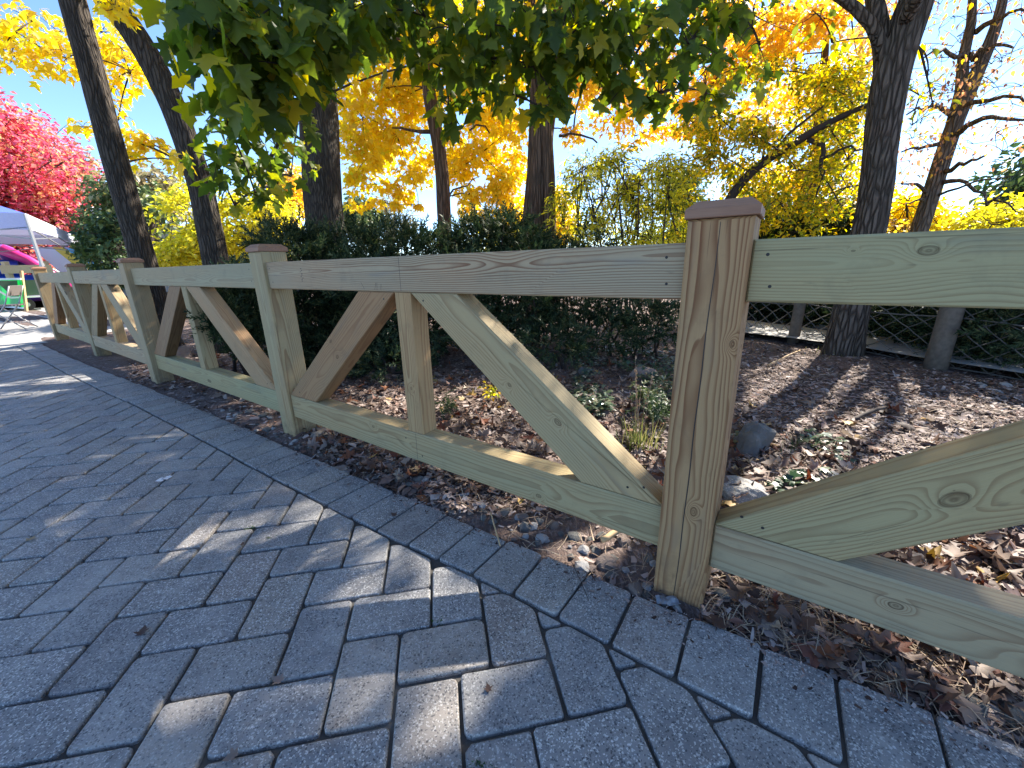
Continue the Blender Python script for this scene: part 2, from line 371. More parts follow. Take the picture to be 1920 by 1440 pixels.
L_GOLD = mat_leaf('golden_maple_leaf', [(0, (.74, .52, .05)), (.4, (.84, .66, .07)), (.75, (.86, .72, .11)), (.92, (.62, .64, .08)), (1, (.72, .44, .07))], .6, 1.4)
L_ORANGE = mat_leaf('orange_maple_leaf', [(0, (.74, .44, .08)), (.45, (.80, .60, .10)), (.8, (.82, .68, .13)), (1, (.5, .24, .10))], .6, 1.4)
L_LEMON = mat_leaf('lemon_leaf', [(0, (.66, .60, .08)), (.5, (.80, .72, .10)), (.85, (.58, .62, .10)), (1, (.76, .58, .08))], .55, 1.25)
L_OLIVE = mat_leaf('yellow_green_leaf', [(0, (.12, .16, .03)), (.36, (.30, .33, .04)), (.62, (.66, .55, .05)), (.85, (.80, .60, .05)), (1, (.74, .42, .06))], .58, 1.5)
L_WILLOW = mat_leaf('willow_leaf', [(0, (.05, .09, .03)), (.22, (.14, .19, .04)), (.4, (.6, .58, .07)), (.8, (.82, .74, .09)), (1, (.7, .7, .14))], .58, 1.55)
L_RUST = mat_leaf('rust_leaf', [(0, (.38, .18, .11)), (.35, (.56, .29, .17)), (.6, (.70, .42, .14)), (.85, (.80, .56, .08)), (1, (.48, .22, .18))], .55, 1.3)
L_RED = mat_leaf('red_maple_leaf', [(0, (.62, .09, .15)), (.35, (.72, .18, .27)), (.6, (.72, .21, .20)), (.8, (.74, .36, .18)), (.92, (.60, .42, .2)), (1, (.76, .36, .48))], .55, 1.3)
L_DARKG = mat_leaf('dark_green_leaf', [(0, (.03, .065, .025)), (.5, (.06, .11, .04)), (1, (.13, .18, .06))], .3, 1.2)
L_MIDG = mat_leaf('mid_green_leaf', [(0, (.08, .13, .05)), (.6, (.14, .20, .08)), (1, (.30, .30, .10))], .35, 1.2)
L_PALE = mat_leaf('pale_autumn_leaf', [(0, (.30, .27, .13)), (.5, (.42, .33, .18)), (1, (.34, .36, .20))], .4, 1.1)
L_JUN = mat_leaf('juniper_needle', [(0, (.014, .03, .014)), (.55, (.03, .055, .024)), (.82, (.07, .10, .04)), (1, (.15, .16, .07))], .2, 1.3, .6, .25)
L_LITTER = mat_leaf('fallen_leaf', [(0, (.06, .035, .028)), (.3, (.13, .08, .065)), (.5, (.20, .145, .12)), (.7, (.33, .27, .235)), (.82, (.16, .05, .035)), (.9, (.26, .11, .055)), (.95, (.42, .36, .31)), (.98, (.45, .28, .07)), (1, (.5, .44, .39))], .2, 1.1, .6, .25, .5)
L_IVY = mat_leaf('ivy_leaf', [(0, (.025, .06, .03)), (.6, (.06, .11, .06)), (.85, (.16, .20, .13)), (1, (.30, .30, .22))], .25, 1.1, .28, .5)
L_GRASS = mat_leaf('grass_blade', [(0, (.10, .15, .04)), (.5, (.22, .24, .08)), (1, (.45, .38, .2))], .4, 1.1)
CHIP = mat_leaf('mulch_chip', [(0, (.05, .03, .026)), (.3, (.13, .085, .07)), (.55, (.33, .26, .24)), (.85, (.50, .43, .405)), (1, (.20, .09, .06))], .05, 1, .8, .2, .5)
STRAW = mat_leaf('dry_straw', [(0, (.22, .14, .1)), (.5, (.40, .29, .2)), (1, (.55, .44, .31))], .1, 1, .7, .25)
def mat_rock(name, c0, c1, sc=14, speck=0):
    t = NT(name); P = t.objco(); r = t.node('ShaderNodeObjectInfo').outputs['Random']
    P = t.vmath('ADD', P, t.vmath('SCALE', (3.1, 5.7, 9.3), r)); n = t.noise(P, sc, 6, .7); f = t.noise(P, 180, 2)
    c = t.mix(n, (*c0, 1), (*c1, 1)); c = t.mix(t.math('MULTIPLY', t.math('GREATER_THAN', f, .58), speck), c, (.5, .48, .45, 1))
    t.bump(t.math('ADD', n, t.math('MULTIPLY', f, .25)), .7, .012); return t.col(c, .85, .25)
ROCK_D = mat_rock('dark_rock', (.06, .06, .058), (.20, .195, .185), 9)
ROCK_G = mat_rock('granite', (.16, .155, .15), (.33, .315, .30), 16, .55)
ROCK_B = mat_rock('brown_rock', (.12, .09, .075), (.28, .22, .19), 10)
ROCK_P = mat_rock('pale_stone', (.26, .25, .245), (.46, .45, .44), 24)

# ------------------------------------------------------------------ the ground
def ground_z(s, o):
    """bed surface: rises a little from the path edge, lumpy"""
    xy = xy_of(s, o) if np.ndim(s) == 0 else (P0[None] - np.asarray(s)[..., None] * DV - np.asarray(o)[..., None] * NV)
    x, y = xy[..., 0], xy[..., 1]
    n = .016 * fbm(x * 3.1, y * 3.1, 0, 4) + .006 * vnoise(x * 21, y * 21)
    edge = np.clip((f_out(s) - o) / .12, 0, 1)
    near = np.clip(1 - (np.hypot(x, y) - 9) / 10, 0, 1)
    bed = (-.018 + .014 * edge) + n * near * np.clip(edge + .2, 0, 1)
    under = -.055
    w = np.clip((o - f_out(s)) / .03 + .5, 0, 1)
    return bed * (1 - w) + under * w
def graded(a, b, step, lo, hi, grow=1.22):
    q = list(np.arange(a, b, step)); st = step; x = q[-1]
    while x < hi: st *= grow; x += st; q.append(min(x, hi))
    st = step; x = a; left = []
    while x > lo: st *= grow; x -= st; left.append(max(x, lo))
    return np.array(left[::-1] + q)
gs = graded(-1.6, 5.4, .04, -420, 420); go = graded(-3.4, .42, .04, -420, 420)
GS, GO = np.meshgrid(gs, go, indexing='ij')
XY = P0[None, None] - GS[..., None] * DV - GO[..., None] * NV
GZ = ground_z(GS, GO)
V = np.concatenate([XY, GZ[..., None]], -1).reshape(-1, 3)
ni, nj = GS.shape
idx = np.arange(ni * nj).reshape(ni, nj)
Fq = np.stack([idx[:-1, :-1], idx[:-1, 1:], idx[1:, 1:], idx[1:, :-1]], -1).reshape(-1, 4)
gr = link('ground', np_mesh('ground', V, [Fq], smooth=True), SOIL); tag(gr, kind='structure')
gr['label'] = 'dark mulch covered planting bed behind the timber fence'

def strip(name, poly, z, mat):
    me = bpy.data.meshes.new(name); me.from_pydata([(float(q[0]), float(q[1]), z) for q in poly], [], [tuple(range(len(poly)))]); me.update()
    o = link(name, me, mat); tag(o, kind='structure'); return o
# sand bed of the path (its outer rim follows the edge course)
ss = np.concatenate([[-12, -6], np.arange(-3, S_END + .01, .25)])
rim = [xy_of(a, f_out(a) + .012) for a in ss]
path = strip('pavement', rim + [xy_of(S_END, 11.0), xy_of(-12, 11.0)], -.013, SAND)
path['label'] = 'grey concrete paver path in herringbone with a soldier course edge'
# pale plaza beyond the end of the path
pl = strip('plaza', [xy_of(S_END, .62), xy_of(S_END + .2, -.1), xy_of(S_END + .9, -.9), xy_of(11.5, -3), xy_of(16, -5), xy_of(26, -7.5), xy_of(60, -8), xy_of(60, 26), xy_of(S_END, 26)], -.004, CONC)
pl['label'] = 'pale sunlit concrete plaza beyond the end of the path'
jt = MB()
for k in range(5):
    a = S_END + .9 + k * 2.6
    q0, q1 = xy_of(a, .6), xy_of(a, 14); jt.bar((*q0, -.001), (*q1, -.001), .02, .004)
tag(jt.build('joint', SAND, pl), kind='stuff')

# ------------------------------------------------------------------ pavers
GA = R(10.0); GU = np.array([math.cos(GA), math.sin(GA)]); GV = np.array([-math.sin(GA), math.cos(GA)])
PL, PW_ = .236, .152
def clip_half(poly, n, c):            # keep n.p <= c
    out = []
    for i in range(len(poly)):
        a, b = poly[i], poly[(i + 1) % len(poly)]; da, db = n @ a - c, n @ b - c
        if da <= 0: out.append(a)
        if (da < 0) != (db < 0) and abs(da - db) > 1e-12: out.append(a + (b - a) * (da / (da - db)))
    return out
def area(poly):
    q = np.array(poly); x, y = q[:, 0], q[:, 1]; return .5 * abs(np.dot(x, np.roll(y, -1)) - np.dot(y, np.roll(x, -1)))
polys = []
ctr = np.array([-.559, .880])          # middle of one upright paver measured in the photo
base_off = np.array([PW_ / 2, -(PW_ + PL / 2)])
for i in range(-70, 110):
    for j in range(-60, 60):
        a = np.array([-i * PW_ - j * PL, i * PW_ - j * PL])
        a = -a                                       # turned half round
        for rect in (((0, 0), (PL, PW_)), ((PL, 0), (PL + PW_, 0))):
            pass
        H = np.array([[0, -PW_], [PL, -PW_], [PL, 0], [0, 0]]) + a
        Vv = np.array([[0, -PW_ - PL], [PW_, -PW_ - PL], [PW_, -PW_], [0, -PW_]]) + a
        for q in (H, Vv):
            w = ctr + (q - base_off)[:, 0:1] * GU + (q - base_off)[:, 1:2] * GV
            c = w.mean(0); s_, o_ = so(c)
            if not (-3.2 < s_ < S_END + .1 and f_in(s_) - .2 < o_ < 9.0): continue
            if (c[1] < -1.2 and c[0] > -1) or c[1] < -3.5: continue
            sq, oq = so(w)
            poly = [w[k] for k in range(4)]; cut = False
            if (oq < f_in(sq) + .004).any():
                s0, s1 = sq.min(), sq.max(); A = xy_of(s0, f_in(s0)); B = xy_of(s1, f_in(s1)); d = B - A; n = np.array([-d[1], d[0]]); n /= np.linalg.norm(n)
                if n @ (-NV) > 0: n = -n
                poly = clip_half(poly, n, n @ A - .003); cut = True
            if sq.max() > S_END: poly = clip_half(poly, -DV, -DV @ xy_of(S_END, 0)) if len(poly) > 2 else poly
            if len(poly) < 3 or area(poly) < .0022: continue
            polys.append((np.array(poly), cut))
s_ = -3.1; k = 0; sk = 0.0
while s_ < S_END - .05:               # edge course, one paver after the other across the rim
    w_ = .160 + random.uniform(-.012, .014); a, b = s_, min(s_ + w_, S_END)
    oo = random.uniform(-.006, .004); sa = sk; sk = random.uniform(-.008, .008)
    polys.append((np.array([xy_of(a + sa, f_in(a) - .001), xy_of(b + sk, f_in(b) - .001), xy_of(b, f_out(b) + oo), xy_of(a, f_out(a) + oo)]), True)); s_ = b; k += 1

def paver_geo(poly, fine, cut):
    c = poly.mean(0); q = poly.copy()
    if 0.5 * (np.dot(q[:, 0], np.roll(q[:, 1], -1)) - np.dot(q[:, 1], np.roll(q[:, 0], -1))) < 0: q = q[::-1]
    n = len(q); pts = []
    g = .0036
    # inset each edge by half a joint
    ed = []
    for i in range(n):
        a, b = q[i], q[(i + 1) % n]; d = b - a; L = np.linalg.norm(d) + 1e-9; nn = np.array([-d[1], d[0]]) / L
        ed.append((a + nn * (g + random.uniform(-.0012, .0022)), d / L))
    cor = []
    for i in range(n):
        (p1, d1), (p2, d2) = ed[i - 1], ed[i]; den = d1[0] * d2[1] - d1[1] * d2[0]
        if abs(den) < .05: cor.append(p2); continue
        t_ = ((p2 - p1)[0] * d2[1] - (p2 - p1)[1] * d2[0]) / den; cor.append(p1 + d1 * t_)
    cor = np.array(cor)
    for i in range(n):
        a, p, b = cor[i - 1], cor[i], cor[(i + 1) % n]
        la, lb = np.linalg.norm(a - p), np.linalg.norm(b - p); r = min(random.uniform(.004, .017), la * .3, lb * .3)
        pts.append(p + (a - p) / la * r)
        if fine and r > .008: pts.append(p + ((a - p) / la + (b - p) / lb) * r * .3)
        pts.append(p + (b - p) / lb * r)
        if fine and lb > .09:
            m_ = p + (b - p) * random.uniform(.4, .6); nn = np.array([-(b - p)[1], (b - p)[0]]) / lb
            pts.append(m_ + nn * random.uniform(-.001, .0016))
    pts = np.array(pts); m = len(pts)
    z = random.uniform(-.0022, .0018); tx, ty = random.uniform(-.012, .012), random.uniform(-.012, .012)
    def zz(P): return z + (P - c)[:, 0] * tx + (P - c)[:, 1] * ty
    ins = c + (pts - c) * (1 - np.minimum(.0055 / np.linalg.norm(pts - c, axis=1), .3))[:, None]
    mid = c + (pts - c) * (1 - np.minimum(.0016 / np.linalg.norm(pts - c, axis=1), .3))[:, None]
    if fine: rings = [np.c_[pts, zz(pts) - .045], np.c_[pts, zz(pts) - .0055], np.c_[mid, zz(mid) - .0018], np.c_[ins, zz(ins)]]
    else: rings = [np.c_[pts, zz(pts) - .03], np.c_[pts, zz(pts) - .0045], np.c_[ins, zz(ins)]]
    V = np.vstack(rings); F = []
    for r_ in range(len(rings) - 1):
        for i in range(m): F.append((r_ * m + i, r_ * m + (i + 1) % m, (r_ + 1) * m + (i + 1) % m, (r_ + 1) * m + i))
    F.append(tuple(range((len(rings) - 1) * m, len(rings) * m)))
    return V, F, c
cs = np.array([p.mean(0) for p, _ in polys]); px, py, pz = project(np.c_[cs, np.zeros(len(cs))])
score = np.where((px > -60) & (px < 1980) & (py > 500) & (py < 1500), np.array([area(p) for p, _ in polys]) / np.maximum(pz, .1) ** 3, 0); score = np.nan_to_num(score)
order = np.argsort(-score); near_set = set(order[:300].tolist())
rest = MB()
for i, (p, cut) in enumerate(polys):
    if i in near_set:
        V, F, c = paver_geo(p, True, cut); me = bpy.data.meshes.new('paver'); me.from_pydata([(float(v[0] - c[0]), float(v[1] - c[1]), float(v[2])) for v in V], [], F); me.update()
        link('paver', me, PAVER, path, (c[0], c[1], 0))
    else:
        V, F, c = paver_geo(p, False, cut); rest.add(V, F)
tag(rest.build('paver_field', PAVER, path), kind='stuff')

# ------------------------------------------------------------------ timber fence
fence = empty('timber_fence', (*P0, 0)); FYAW = math.atan2(DV[1], DV[0])
tag(fence, 'new pale green pine timber fence with square capped posts and diagonal braces along the path', 'fence')
FR = Matrix(((DV[0], NV[0], 0), (DV[1], NV[1], 0), (0, 0, 1)))    # fence axes: x right along the rail, y away from the path, z up
Z_RT, Z_RB, Z_BT, Z_BB, Z_HP = 1.0175, .8785, .2636, .1246, 1.0668
def prism(name, poly, depth, axis_dir, color, parent, bevel=.004, yoff=0.0, origin=None, grain=.45, knots=(), dots=()):
    """member cut from a beam: poly in the fence plane (al, z), depth across it; local X runs along the grain"""
    poly = np.array(poly, float); org = poly.mean(0) if origin is None else np.array(origin)
    ca, sa = axis_dir; ax = np.array([ca, sa]); ay = np.array([-sa, ca])
    loc = np.c_[(poly - org) @ ax, (poly - org) @ ay]
    if 0.5 * (np.dot(loc[:, 0], np.roll(loc[:, 1], -1)) - np.dot(loc[:, 1], np.roll(loc[:, 0], -1))) < 0: loc = loc[::-1]
    n = len(loc); c = loc.mean(0)
    # inset outline for the eased arrises
    ins = []
    for i in range(n):
        a, p, b = loc[i - 1], loc[i], loc[(i + 1) % n]; d1 = (p - a) / np.linalg.norm(p - a); d2 = (b - p) / np.linalg.norm(b - p)
        n1 = np.array([-d1[1], d1[0]]); n2 = np.array([-d2[1], d2[0]]); k = max(.25, 1 + n1 @ n2); ins.append(p + (n1 + n2) / k * bevel)
    ins = np.array(ins); h = depth / 2; V = []
    # local axes: X along grain, Y = up in the plane, Z = towards the path (−fence y)
    for (pl_, z) in ((ins, -h), (loc, -h + bevel), (loc, h - bevel), (ins, h)):
        V += [(float(q[0]), float(q[1]), float(z)) for q in pl_]
    F = [tuple(range(n))[::-1], tuple(range(3 * n, 4 * n))]
    for r_ in range(3):
        for i in range(n): F.append((r_ * n + i, r_ * n + (i + 1) % n, (r_ + 1) * n + (i + 1) % n, (r_ + 1) * n + i))
    me = bpy.data.meshes.new(name); me.from_pydata(V, [], F); me.update()
    o = link(name, me, WOOD, parent)
    if dots:
        mk = MB()
        for (da, dz) in dots:
            u_ = np.array([da, dz]) - org; x_, y_ = float(u_ @ ax), float(u_ @ ay); mk.add([(x_ + .0042 * math.cos(a_), y_ + .0042 * math.sin(a_), depth / 2 + .0005) for a_ in np.linspace(0, 2 * math.pi, 9)[:-1]], [tuple(range(8))])
        tag(mk.build('screws', DARKHOLE, o), kind='stuff')
    for i_, (kx, ky, kr) in enumerate(knots):
        D_ = ray(kx, ky); t_ = ((P0 - CAM[:2]) @ NV + yoff - depth / 2) / (D_[:2] @ NV); w_ = CAM + t_ * D_; pq = np.array([(w_[:2] - P0) @ DV, w_[2]]) - org
        o[('knot_a', 'knot_b')[i_]] = (float(pq @ ax), float(pq @ ay), kr)
    o.color = (*color, grain)
    X = Vector((ca, 0, sa)); Y = Vector((-sa, 0, ca)); Zv = X.cross(Y)
    M = FR.to_4x4() @ Matrix(((X.x, Y.x, Zv.x, 0), (X.y, Y.y, Zv.y, 0), (X.z, Y.z, Zv.z, 0), (0, 0, 0, 1)))
    l_ = FR @ Vector((org[0], yoff, org[1])); M.translation = l_
    o.matrix_local = M
    return o
G_PALE, G_TAN, G_GREEN, G_BROWN, G_GREY = (1, 1, 1), (1.04, .93, .80), (.88, 1.0, .86), (.80, .62, .50), (.86, .92, .92)
def marks(o, pts, r=.0035, name='screw'):
    mb = MB()
    for (x, y, z, ax) in pts:
        ring = [(x + r * math.cos(a), y + r * math.sin(a), z) for a in np.linspace(0, 2 * math.pi, 8)[:-1]]
        mb.add(ring, [tuple(range(7))])
    q = mb.build(name, DARKHOLE, o); return q
als = [float((q - P0) @ DV) for q in POSTS]         # position along the rail of each post, right to left
post_cols = [(.95, .9, .82), (.98, .76, .58), (.96, .98, .86), (.92, .93, .88), (.86, .88, .82), (.80, .76, .68)]
for k, al in enumerate(als):
    yo = float((POSTS[k] - P0) @ NV)
    hp = Z_HP + (0, 0, 0.006, 0, 0, 0)[k]
    top = prism('post', [(al - .07, -.12), (al + .07, -.12), (al + .07, hp), (al - .07, hp)], .14, (0, 1), post_cols[k], fence, .005, yo, None, (.5, 1.0, .6, .4, .4, .4)[k], ((), ((1300, 960, .007), (1372, 645, .006)), ((488, 720, .007),), (), (), ())[k])
    if k == 1:     # the long drying check down the near post, the groove's shade drawn as a flat dark strip
        mb = MB(); n = 40; xs = np.linspace(-.56, .585, n); w = .0011 * np.sin(np.linspace(.25, 3.0, n)) ** .6 + .0003
        yc = .004 - .012 * xs + .0016 * np.sin(xs * 5) + .0008 * np.sin(xs * 23)
        for i in range(n - 1):
            mb.add([(xs[i], yc[i] - w[i], .0706), (xs[i + 1], yc[i + 1] - w[i + 1], .0706), (xs[i + 1], yc[i + 1] + w[i + 1], .0706), (xs[i], yc[i] + w[i], .0706)], [(0, 1, 2, 3)])
        mb.build('crack', DARKHOLE, top)
    # chamfered cap board
    mb = MB(); a = .0775; t0, t1, t2 = hp + .001, hp + .022, hp + .040; b = a - .022
    for (r_, z) in ((a - .002, t0), (a, t0 + .002), (a, t1), (b, t2)): mb.v += [(-r_, -r_, z), (r_, -r_, z), (r_, r_, z), (-r_, r_, z)]
    for r_ in range(3):
        for i in range(4): mb.f.append((r_ * 4 + i, r_ * 4 + (i + 1) % 4, r_ * 4 + 4 + (i + 1) % 4, r_ * 4 + 4 + i)); mb.m.append(0)
    mb.f += [(12, 13, 14, 15), (3, 2, 1, 0)]; mb.m += [0, 0]
    me = mb.mesh('cap'); cpo = link('cap', me, CAPM, fence); cpo.matrix_local = FR.to_4x4() @ Matrix.Translation((al, yo, 0)) @ Matrix.Rotation(R(random.uniform(-1.5, 1.5)), 4, 'Z')
rail_cols = [G_GREEN, G_PALE, (.90, .98, .95), G_GREY, (.9, .93, .9)]
brace_cols = [((.96, .97, .78), (.95, .97, .8)), ((1.0, 1.0, .86), (.86, .66, .52)), ((.98, .84, .72), (.74, .56, .46)), ((.92, .92, .88), (.8, .74, .62)), ((.9, .9, .86), (.66, .5, .42))]
for k in range(5):
    r_, l_ = als[k] - .07, als[k + 1] + .07; c = (r_ + l_) / 2; yo = float(((POSTS[k] + POSTS[k + 1]) / 2 - P0) @ NV)
    o = prism('top_rail', [(l_ + .001, Z_RB), (r_ - .001, Z_RB), (r_ - .001, Z_RT), (l_ + .001, Z_RT)], .089, (1, 0), rail_cols[k], fence, .004, yo, None, .9 if k == 1 else .45, ((1742, 470, .009), (1600, 470, .003)) if k == 0 else ())
    h = (r_ - l_) / 2
    marks(o, [(-h + .03, .035, -.0452, 0), (-h + .045, -.038, -.0452, 0), (h - .05, .036, -.0452, 0), (h - .045, -.03, -.0452, 0)]) if False else None
    mk = MB()
    for (x, y) in ((-h + .032, .036), (-h + .045, -.034), (h - .05, .036), (h - .045, -.03)):
        mk.add([(x + .0038 * math.cos(a), y + .0038 * math.sin(a), .0449) for a in np.linspace(0, 2 * math.pi, 9)[:-1]], [tuple(range(8))])
    tag(mk.build('screws', DARKHOLE, o), kind='stuff')
    if k == 1:
        pm = MB(); pm.add([(-.004, -.0655, .0449), (-.002, -.0655, .0449), (.001, .0655, .0449), (-.001, .0655, .0449)], [(0, 1, 2, 3)])
        for (x, y, dx, dy) in ((-.17, -.062, .012, .03), (-.155, -.062, .004, .03), (-.13, -.06, .006, .022), (-.24, -.06, -.02, .03)):
            pm.add([(x, y, .0449), (x + .002, y, .0449), (x + dx + .002, y + dy, .0449), (x + dx, y + dy, .0449)], [(0, 1, 2, 3)])
        tag(pm.build('pencil_mark', PENCIL, o), kind='stuff')
        st = MB()          # smeared mill stamp, not readable
        for i in range(9):
            y = .03 - i * .0075; x = -.735 + .008 * math.sin(i * 2.3)
            st.add([(x, y, .0449), (x + .012, y + .001, .0449), (x + .0115, y + .0035, .0449), (x + .0005, y + .0028, .0449)], [(0, 1, 2, 3)])
            if i % 2: st.add([(x + .002, y - .004, .0449), (x + .004, y - .004, .0449), (x + .004, y, .0449), (x + .002, y, .0449)], [(0, 1, 2, 3)])
        tag(st.build('ink_stamp', PENCIL, o), kind='stuff')
    o = prism('bottom_rail', [(l_ + .001, Z_BB), (r_ - .001, Z_BB), (r_ - .001, Z_BT), (l_ + .001, Z_BT)], .089, (1, 0), rail_cols[(k + 3) % 5] if k != 1 else (.93, .97, .84), fence, .004, yo, None, .5, ((1680, 1136, .007),) if k == 0 else ((700, 800, .006), (1010, 930, .006)) if k == 1 else ())
    if k == 1:
        pm = MB(); pm.add([(-.004, -.06, .0449), (-.002, -.06, .0449), (0, .066, .0449), (-.002, .066, .0449)], [(0, 1, 2, 3)]); tag(pm.build('pencil_mark', PENCIL, o), kind='stuff')
        mk = MB()
        for (x, y) in ((-.07, .03), (.03, -.035)):
            mk.add([(x + .0042 * math.cos(a), y + .0042 * math.sin(a), .0449) for a in np.linspace(0, 2 * math.pi, 9)[:-1]], [tuple(range(8))])
        tag(mk.build('screws', DARKHOLE, o), kind='stuff')
    e = .0012
    prism('strut', [(c - .0465, Z_BT + e), (c + .0465, Z_BT + e), (c + .0465, Z_RB - e), (c - .0465, Z_RB - e)], .087, (0, 1), (1.06, .90, .70) if k == 1 else (.93, .90, .76), fence, .003, yo, None, .6, ((771, 728, .006),) if k == 1 else ())
    # right and left brace: from under the rail by the strut down to the foot of the post
    w = .262
    for sgn, col, end in ((1, brace_cols[k][0], r_), (-1, brace_cols[k][1], l_)):
        a0 = c + sgn * (.0465 + .002); a1 = a0 + sgn * .243
        foot = end - sgn * .002
        run = (foot - a0) * sgn; rise = Z_RB - Z_BT - 2 * e
        sl = rise / (run - .27)
        poly = [(a0, Z_RB - e), (a1, Z_RB - e), (foot, Z_RB - e - sl * ((foot - a1) * sgn)), (foot, Z_BT + e), (foot - sgn * .27, Z_BT + e)]
        if poly[2][1] < Z_BT + .004: poly[2] = (foot, Z_BT + .004)
        ang = math.atan2(-sl * sgn, 1.0); prism('brace', poly, .0866, (math.cos(ang), math.sin(ang)), col, fence, .004, yo, None, .5, ((1788, 938, .015),) if (k, sgn) == (0, -1) else ((1045, 792, .008), (955, 722, .007)) if (k, sgn) == (1, 1) else ((620, 640, .007), (632, 668, .008)) if (k, sgn) == (1, -1) else (), ((foot - sgn * .06, Z_BT + .05), (foot - sgn * .11, Z_BT + .035), (a0 + sgn * .07, Z_RB - .03)))


# ------------------------------------------------------------------ where the sun gets through the canopy
SH = SDIR[:2] / SDIR[2]
def shadow_xy(P):
    return P[:, :2] - P[:, 2:3] * SH
def pts_in_poly(q, poly):
    inside = np.zeros(len(q), bool); n = len(poly)
    for i in range(n):
        a, b = poly[i], poly[(i + 1) % n]
        c = ((a[1] > q[:, 1]) != (b[1] > q[:, 1])) & (q[:, 0] < (b[0] - a[0]) * (q[:, 1] - a[1]) / (b[1] - a[1] + 1e-12) + a[0]); inside ^= c
    return inside
GAPS = []       # openings in the canopy: ground outline, share of leaves kept
def gap_px(pts, keep, z=0.0):
    w = [ground(*q) for q in pts]; GAPS.append((np.array([q[:2] - SH * z for q in w]), keep))
gap_px([(690, 1005), (850, 1035), (1000, 1125), (1135, 1190), (1065, 1260), (940, 1445), (370, 1445), (470, 1300), (560, 1150)], .02)
gap_px([(1395, 690), (1560, 640), (1760, 660), (1920, 770), (1920, 900), (1500, 880), (1390, 860)], .03)
gap_px([(1580, 1215), (1920, 1330), (1920, 1420), (1700, 1330)], .15)
gap_px([(860, 930), (1120, 1010), (1230, 1075), (1180, 1090), (960, 1000)], .12)
gap_px([(820, 805), (1100, 895), (1080, 870), (860, 790)], .1, .26)
gap_px([(900, 560), (1000, 640), (1230, 930), (1180, 900), (940, 640)], .25, .6)
gap_px([(1560, 1040), (1920, 1140), (1920, 1190), (1560, 1070)], .08, .26)
gap_px([(1380, 985), (1920, 800), (1920, 850), (1420, 1000)], .15, .45)
gap_px([(310, 592), (415, 592), (420, 665), (330, 665)], .15)
gap_px([(0, 583), (110, 575), (60, 660), (0, 660)], .05)
gap_px([(1400, 600), (1920, 650), (1920, 720), (1400, 640)], .2)
for (a, b, l, w) in ((245, 741, .34, .055), (215, 757, .25, .05), (160, 725, .3, .05), (95, 688, .5, .06), (60, 662, .6, .07), (190, 768, .22, .04), (20, 700, .4, .06), (110, 905, .28, .035),
                     (270, 836, .2, .05), (215, 868, .12, .025), (375, 855, .2, .045), (500, 925, .18, .05), (470, 1010, .18, .04), (60, 800, .25, .04), (350, 1030, .07, .016), (30, 757, .3, .05), (545, 985, .09, .02),
                     (620, 1040, .16, .05), (350, 1330, .14, .05), (150, 650, .5, .08), (700, 640, .15, .12), (760, 700, .08, .05)):
    c = ground(a, b)[:2]; u = SDIR[:2] / np.linalg.norm(SDIR[:2]); v = np.array([-u[1], u[0]]); th = np.linspace(0, 2 * math.pi, 9)[:-1]
    GAPS.append((np.array([c + u * l * 1.3 * math.cos(t) + v * w * 1.5 * math.sin(t) for t in th]), .08))
def keep_mask(P, least=0.0):
    q = shadow_xy(P); k = np.ones(len(P))
    for poly, kp in GAPS: k[pts_in_poly(q, poly)] = np.minimum(k[pts_in_poly(q, poly)], kp)
    k = np.maximum(k, least); k[P[:, 2] < .9] = 1
    return RNG.random(len(P)) < k

# ------------------------------------------------------------------ leaves
def tmpl_maple(curl=.25, droop=.3):
    half = [(0, 0), (.10, -.05), (.33, -.06), (.27, .10), (.24, .16), (.43, .24), (.56, .36), (.40, .42), (.22, .46), (.27, .62), (.17, .70), (0, 1.0)]
    o = half + [(-x, y) for x, y in half[-2:0:-1]]
    V = [(0, .34)] + o
    V = np.array([(x, y, -curl * abs(x) ** 1.2 - droop * (y - .2) ** 2 * (1 if y > .2 else 0) + .05 * math.sin(9 * x + 5 * y)) for x, y in V])
    n = len(o); F = np.array([(0, 1 + i, 1 + (i + 1) % n) for i in range(n)]); return V, F
def tmpl_maple_lo(curl=.25, droop=.3):
    half = [(0, 0), (.34, -.03), (.22, .2), (.54, .38), (.2, .48), (0, 1.0)]
    o = half + [(-x, y) for x, y in half[-2:0:-1]]; V = [(0, .34)] + o
    V = np.array([(x, y, -curl * abs(x) - droop * max(0, y - .2) ** 2) for x, y in V]); n = len(o)
    return V, np.array([(0, 1 + i, 1 + (i + 1) % n) for i in range(n)])
def tmpl_oval(w=.25, curl=.3, droop=.25):
    V = np.array([(0, 0, 0), (w * .8, .28, curl * w), (w, .55, curl * w - droop * .2), (0, 1, -droop), (-w, .55, curl * w - droop * .2), (-w * .8, .28, curl * w), (0, .5, -droop * .15)])
    return V, np.array([(0, 1, 6), (1, 2, 6), (2, 3, 6), (3, 4, 6), (4, 5, 6), (5, 0, 6)])
def tmpl_dia(w=.3, curl=.3):
    V = np.array([(0, 0, 0), (w, .5, curl * w), (0, 1, -.15), (-w, .5, curl * w)]); return V, np.array([(0, 1, 2), (0, 2, 3)])
def tmpl_spray():
    V = []; F = []
    def blade(x0, y0, x1, y1, z1, w):
        b = len(V); dx, dy = x1 - x0, y1 - y0; L = math.hypot(dx, dy); nx, ny = -dy / L * w, dx / L * w
        V.extend([(x0 - nx, y0 - ny, 0), (x0 + nx, y0 + ny, 0), (x1, y1, z1)]); F.append((b, b + 1, b + 2))
    blade(0, 0, .03, 1.0, -.08, .035)
    for i, y in enumerate((.08, .2, .32, .44, .56, .68, .8)):
        s = 1 if i % 2 else -1; L = .34 * (1 - .5 * y)
        blade(0, y, s * L * .75, y + L * .8, .10 * (-1) ** (i // 2), .045); blade(0, y + .05, -s * L * .55, y + .05 + L * .7, -.06, .04)
    return np.array(V), np.array(F)
